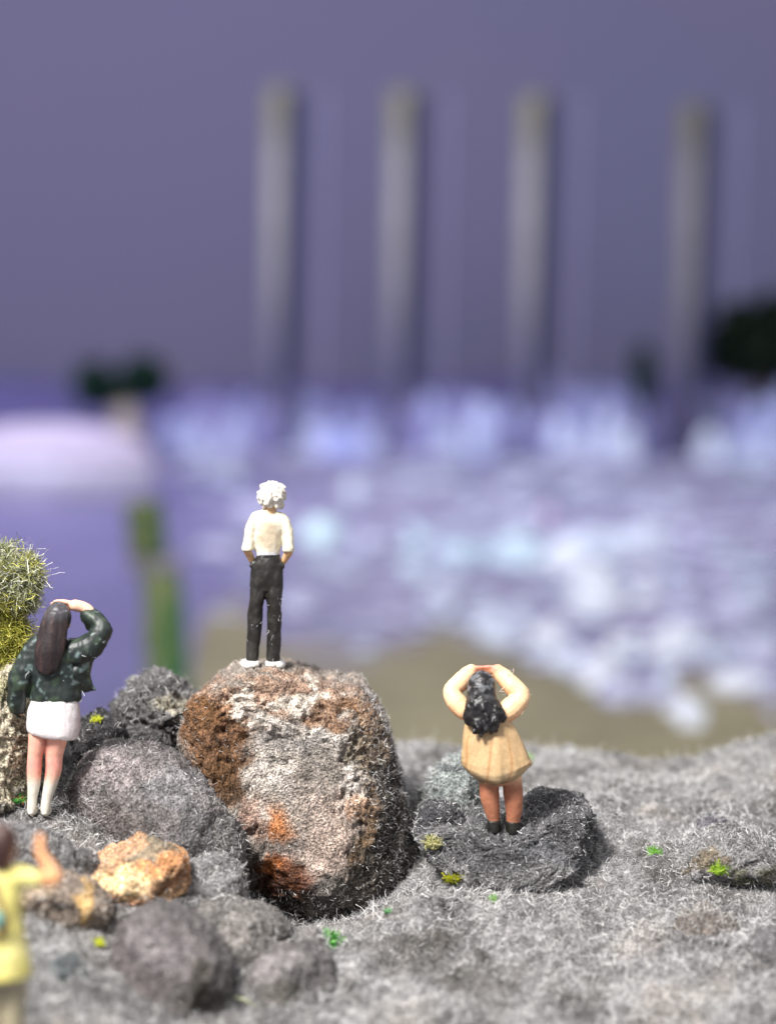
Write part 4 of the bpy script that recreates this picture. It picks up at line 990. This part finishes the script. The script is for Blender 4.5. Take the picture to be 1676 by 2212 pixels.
# hair
hr = [ball((hx - .005, -.005, hz + .005), (.108, .115, .128))]
gh = np.random.default_rng(8)
hr += [loft([(*JS(388, 720, -.03), .095, .10), (*JS(372, 800, -.06), .102, .085), (*JS(352, 900, -.10), .10, .06), (*JS(340, 1000, -.125), .092, .05), (*JS(335, 1060, -.13), .075, .04), (*JS(332, 1100, -.13), .04, .03)], 24)]
for k in range(16):
    t_ = k / 15 - .5
    hr += limb([(*JS(390 + t_ * 130, 690, -.07 - .05 * math.cos(t_ * 3)), .02), (*JS(368 + t_ * 165, 820, -.10 - .05 * math.cos(t_ * 3)), .022), (*JS(348 + t_ * 165, 950, -.125 - .05 * math.cos(t_ * 3)), .02), (*JS(335 + t_ * 140 + gh.uniform(-6, 6), 1060 + 40 * (1 - 2 * abs(t_)), -.14 - .03 * math.cos(t_ * 3)), .012)])
def hair_col(v_, n_):
    t_ = smooth(S(0, 760)[1], S(0, 700)[1], v_[:, 2])[:, None]
    c = lin((40, 31, 32)) * (1 - t_) + lin((66, 64, 68)) * t_
    w = smooth(.1, .5, fbm(v_ * np.array([20, 20, 5]), 2))[:, None] * .5
    return c * (1 - w) + lin((70, 50, 46)) * w
sculpt('hair', hr, wom, M_HAIR, hair_col, .009, 1, wr=.006, wr_scale=14, wr_stretch=(1.4, 1.4, .3))

# ---------------- girl in the tan dress
def S(px, py): return ((px - 800) / 924, (1540 - py) / 924)
base = rest(1078, 1794); girl = empty('person', base); sc_ = (1340 / 2.095 / 1.851 / FPX * pix(base)[2]) / (1340 / 924); girl.scale = (sc_,) * 3
tag(girl, 'person with black curls and flared tan dress, both hands raised to the face', 'person')
hx, hz = S(622, 330)
def GS(x, y, dy=0): a = S(x, y); return (a[0], dy, a[1])
la = limb([(*GS(485, 530), .092), (*GS(415, 460, .02), .092), (*GS(376, 380, .06), .078), (*GS(442, 316, .10), .086), (*GS(512, 244, .15), .074), (*GS(540, 212, .16), .056)])
la += hand(GS(535, 205, .16), (1, .1, -.05), (0, .5, -1), (0, -1, 0), 1.0, .25)
ra = limb([(*GS(795, 555), .102), (*GS(880, 500, .02), .104), (*GS(960, 410, .06), .082), (*GS(886, 332, .10), .088), (*GS(802, 252, .15), .076), (*GS(760, 210, .16), .058)])
ra += hand(GS(765, 195, .16), (-1, .1, -.1), (0, .5, -1), (0, -1, 0), 1.0, .25)
lg = []
for rows in ([(700, 1080, 86), (705, 1150, 84), (712, 1250, 82), (732, 1350, 68), (750, 1440, 50), (755, 1500, 46)], [(892, 1080, 84), (900, 1150, 84), (912, 1250, 82), (918, 1350, 72), (915, 1440, 60), (912, 1500, 50)]):
    lg += limb([((x - 800) / 924, .0, (1540 - y) / 924, r / 924) for x, y, r in rows])
def gskin(v_, n_):
    t_ = smooth(.55, .4, v_[:, 2])[:, None]
    c = lin((246, 204, 160)) * (1 - t_) + lin((166, 108, 82)) * t_
    red = (smooth(S(0, 250)[1], S(0, 185)[1], v_[:, 2]) * smooth(.16, .06, np.abs(v_[:, 0] + .14)))[:, None] * .75
    c = c * (1 - red) + lin((226, 112, 104)) * red
    inner = (smooth(.0, -.7, n_[:, 2]) * (v_[:, 2] > .95))[:, None] * .5  # undersides of the arms tinted orange as painted shade
    c = c * (1 - inner) + lin((232, 150, 100)) * inner
    hot = np.exp(-((v_[:, 2] - .27) / .07) ** 2)[:, None] * t_ * .3
    return c * (1 - hot) + lin((196, 130, 98)) * hot
gb_ = sculpt('body', [head(hx, .05, hz - .03, 1.05), limb([(hx, .0, hz - .08, .055), (*GS(640, 560), .07)]), loft([(-.02, 0, .42, .15, .10), (-.08, 0, .7, .16, .10), (-.16, 0, .98, .17, .10), (-.18, 0, 1.08, .12, .07)]), la, ra, lg], girl, M_SKIN, gskin, .0085, 2, wr=.003, wr_scale=14)
lint('lint', girl, gb_, 40, 19, lambda c: (c[:, 2] > 1.0).astype(float) * (c[:, 0] > 0), cols=((240, 220, 200), (200, 190, 180)))
ds = [loft([((x - 800) / 924, 0, (1540 - y) / 924, r / 924, ry) for x, y, r, ry in ((690, 560, 170, .12), (685, 640, 200, .15), (700, 740, 235, .18), (725, 850, 262, .21), (745, 950, 285, .235), (762, 1030, 292, .245), (768, 1075, 270, .23), (770, 1105, 225, .19), (772, 1128, 160, .13))], 34)]
ds += limb([(*GS(930, 880, 0), .06), (*GS(985, 980, -.02), .055), (*GS(1015, 1030, -.02), .052)])
ds += limb([(*GS(520, 800, -.02), .05), (*GS(512, 900, -.04), .05), (*GS(520, 960, -.04), .045)])
def folds(v_, n_):
    a = np.arctan2(v_[:, 0] + .07, -v_[:, 1]); w = smooth(.98, .7, v_[:, 2])
    v_ = v_.copy(); v_[:, 2] += .10 * np.clip(np.abs(v_[:, 0] + .03) / .3, 0, 1) ** 2 * smooth(.72, .48, v_[:, 2])
    return v_ + n_ * (w * (.008 * np.sin(a * 5 + 1.2 + 1.5 * noise3(v_ * 3)) + .003 * np.sin(a * 11)))[:, None]
def dress_col(v_, n_):
    a = np.arctan2(v_[:, 0] + .07, -v_[:, 1])
    c = np.tile(lin((194, 162, 120)), (len(v_), 1))
    hi = smooth(.65, .48, v_[:, 2] + .05 * fbm(v_ * 8, 2))[:, None] * .6
    c = c * (1 - hi) + lin((188, 168, 134)) * hi
    st = (np.exp(-((np.sin(a * 3.5 + .6 * noise3(v_ * 4) + .8)) / .16) ** 2) * smooth(1.0, .8, v_[:, 2]))[:, None] * .65
    c = c * (1 - st) + lin((164, 112, 62)) * st
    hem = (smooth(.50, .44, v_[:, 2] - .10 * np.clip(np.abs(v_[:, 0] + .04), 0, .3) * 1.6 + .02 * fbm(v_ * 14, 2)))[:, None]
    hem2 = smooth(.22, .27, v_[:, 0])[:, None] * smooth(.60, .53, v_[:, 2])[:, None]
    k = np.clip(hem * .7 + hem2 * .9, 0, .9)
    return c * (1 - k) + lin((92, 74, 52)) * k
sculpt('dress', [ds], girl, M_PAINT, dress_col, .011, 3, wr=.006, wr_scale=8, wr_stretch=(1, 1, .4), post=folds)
gh = np.random.default_rng(9)
hr = [ball((hx, -.01, hz), (.132, .135, .150)), loft([(*GS(620, 340, -.05), .125, .115), (*GS(620, 420, -.09), .138, .09), (*GS(632, 480, -.12), .172, .095), (*GS(642, 550, -.13), .194, .09), (*GS(650, 605, -.13), .170, .075), (*GS(658, 650, -.13), .10, .05), (*GS(660, 672, -.13), .05, .03)], 26)]
for k in range(95):
    u, w = gh.uniform(-1, 1), gh.uniform(0, 1)
    y = 390 + 270 * w; half = np.interp(y, [390, 460, 530, 600, 665], [118, 150, 175, 150, 60]) / 924
    c = np.array([S(625 + 35 * w, y)[0] + u * half * .86, -.13 - .075 * math.sqrt(1 - u * u) + .03 * (1 - w), S(0, y)[1]])
    d_ = gh.normal(size=3) * .022
    hr += limb([(*c, .024), (*(c + d_ + np.array([0, -.008, -.02])), .020), (*(c + d_ * .4 + np.array([0, -.012, -.05])), .010)])
def curls_col(v_, n_):
    w = smooth(.2, .6, fbm(v_ * 16, 2))[:, None] * .5
    c = lin((26, 24, 26)) * (1 - w) + lin((56, 54, 56)) * w
    t_ = (smooth(S(0, 420)[1], S(0, 340)[1], v_[:, 2]) * smooth(-.1, .3, fbm(v_ * np.array([14, 14, 16]) + 3, 3)))[:, None] * .6  # pale blotches paint a highlight on the upper hair
    return c * (1 - t_) + lin((120, 122, 126)) * t_
sculpt('hair', hr, girl, M_HAIR, curls_col, .010, 1, wr=.004, wr_scale=18)
for cx in (752, 912):
    x = (cx - 800) / 924
    sculpt('shoe', [loft([(x, -.005, .10, .062, .062), (x, 0, .05, .062, .068), (x, .01, .0, .066, .085)]), ball((x, .07, .03), (.06, .11, .04))], girl, M_PAINT, (30, 30, 26), .010, 3, wr=.006, wr_scale=14)

# ---------------- blurred figure in yellow at the lower edge
d_y = 12.6
def S(px, py): return ((px - 20) / 1030, (2180 - py) / 1030)
base = at((20 / 1.676) / 1.851, (3000 + 2180 / 1.676) / 1.851, d_y); yel_ = empty('person', base); sc_ = (1690 / 1.676 / 1.851 / FPX * d_y) / (1690 / 1030); yel_.scale = (sc_,) * 3
tag(yel_, 'blurred person in a yellow top with one bent arm lifted', 'person')
def YS(x, y, dy=0): a = S(x, y); return (a[0], dy, a[1])
hx, hz = S(8, 600)
SKY = (208, 150, 104)
ar = limb([(*YS(110, 830), .06), (*YS(230, 845, .02), .054), (*YS(345, 850, .04), .044), (*YS(335, 812, .08), .044), (*YS(270, 740, .12), .040), (*YS(245, 705, .13), .034)])
ar += hand(YS(245, 708, .13), (-.15, .1, 1), (-1, .3, 0), (0, 1, 0), .78, .35)
al = limb([(*YS(-80, 850), .055), (*YS(-150, 1050), .045), (*YS(-100, 1200, .1), .035)]) + hand(YS(-100, 1200, .1), (.4, .5, -.6), (0, 1, .3), (1, 0, 0), .85, .5)
yl_ = []
for cx in (-45, 95): yl_ += limb([((cx - 20) / 1030, 0, .85, .07), ((cx - 20) / 1030, 0, .48, .055), ((cx - 20) / 1030, 0, .06, .04)])
sculpt('body', [head(hx, .03, hz - .02, 1.05, -.3), limb([(hx, 0, hz - .08, .05), (*YS(15, 800), .06)]), loft([(0, 0, .8, .11, .08), (0, 0, 1.1, .12, .08), (0, 0, 1.33, .13, .08), (0, 0, 1.4, .06, .05)]), ar, al, yl_], yel_, M_SKIN, two_tone(SKY, (190, 116, 70), lambda v_, n_: smooth(.0, -.8, n_[:, 2]) * .6), .010, 2)  # skin colour darkened where it faces down, imitating shade
sculpt('hair', [ball((hx, -.01, hz + .02), (.098, .11, .115)), loft([(hx, -.05, hz, .085, .08), (hx, -.06, hz - .10, .07, .05), (hx, -.06, hz - .15, .05, .035)])], yel_, M_HAIR, two_tone((62, 40, 36), (96, 60, 46), lambda v_, n_: smooth(0, .4, fbm(v_ * 14, 2))), .011, 2, wr=.006, wr_scale=12)
def ycol(v_, n_):
    w = smooth(0, .5, fbm(v_ * 5, 3))[:, None] * .4
    return lin((230, 218, 128)) * (1 - w) + lin((238, 230, 172)) * w
sculpt('top', [loft([(*YS(30, 1500), .18, .15), (*YS(28, 1440), .175, .15), (*YS(24, 1300), .15, .13), (*YS(18, 1120), .122, .105), (*YS(15, 950), .13, .10), (*YS(15, 830), .14, .09), (*YS(15, 770), .08, .07)], 28), limb([(*YS(85, 815), .075), (*YS(160, 830), .072), (*YS(215, 840, .01), .066)]), limb([(*YS(-70, 830), .07), (*YS(-105, 930), .062)])], yel_, M_PAINT, ycol, .012, 3, wr=.008, wr_scale=8)
sculpt('trousers', [loft([((x - 20) / 1030, 0, (2180 - y) / 1030, r, r) for x, y, r in ((cx, 1440, .085), (cx, 1700, .075), (cx - 2, 2000, .068), (cx - 4, 2130, .066))]) for cx in (-48, 98)] + [loft([(0, 0, .9, .12, .1), (0, 0, .7, .14, .11), (0, 0, .64, .10, .08)])], yel_, M_PAINT, (168, 158, 132), .012, 3, wr=.008, wr_scale=8)
sculpt('strap', [limb([(*YS(-40, 800, -.10), .016), (*YS(-10, 900, -.125), .016), (*YS(28, 1010, -.13), .018), (*YS(45, 1090, -.135), .026), (*YS(25, 1160, -.14), .018), (*YS(-30, 1190, -.14), .016)])], yel_, M_PAINT, (122, 76, 52), .008, 2)
sculpt('pouch', [ball(YS(8, 1075, -.15), (.045, .03, .06))], yel_, M_PAINT, (120, 184, 170), .010, 3)
for cx in (-52, 94):
    x = (cx - 20) / 1030
    sculpt('shoe', [ball((x, .05, .04), (.05, .12, .042)), ball((x, 0, .055), (.05, .06, .05))], yel_, M_PAINT, (90, 70, 56), .012, 3)
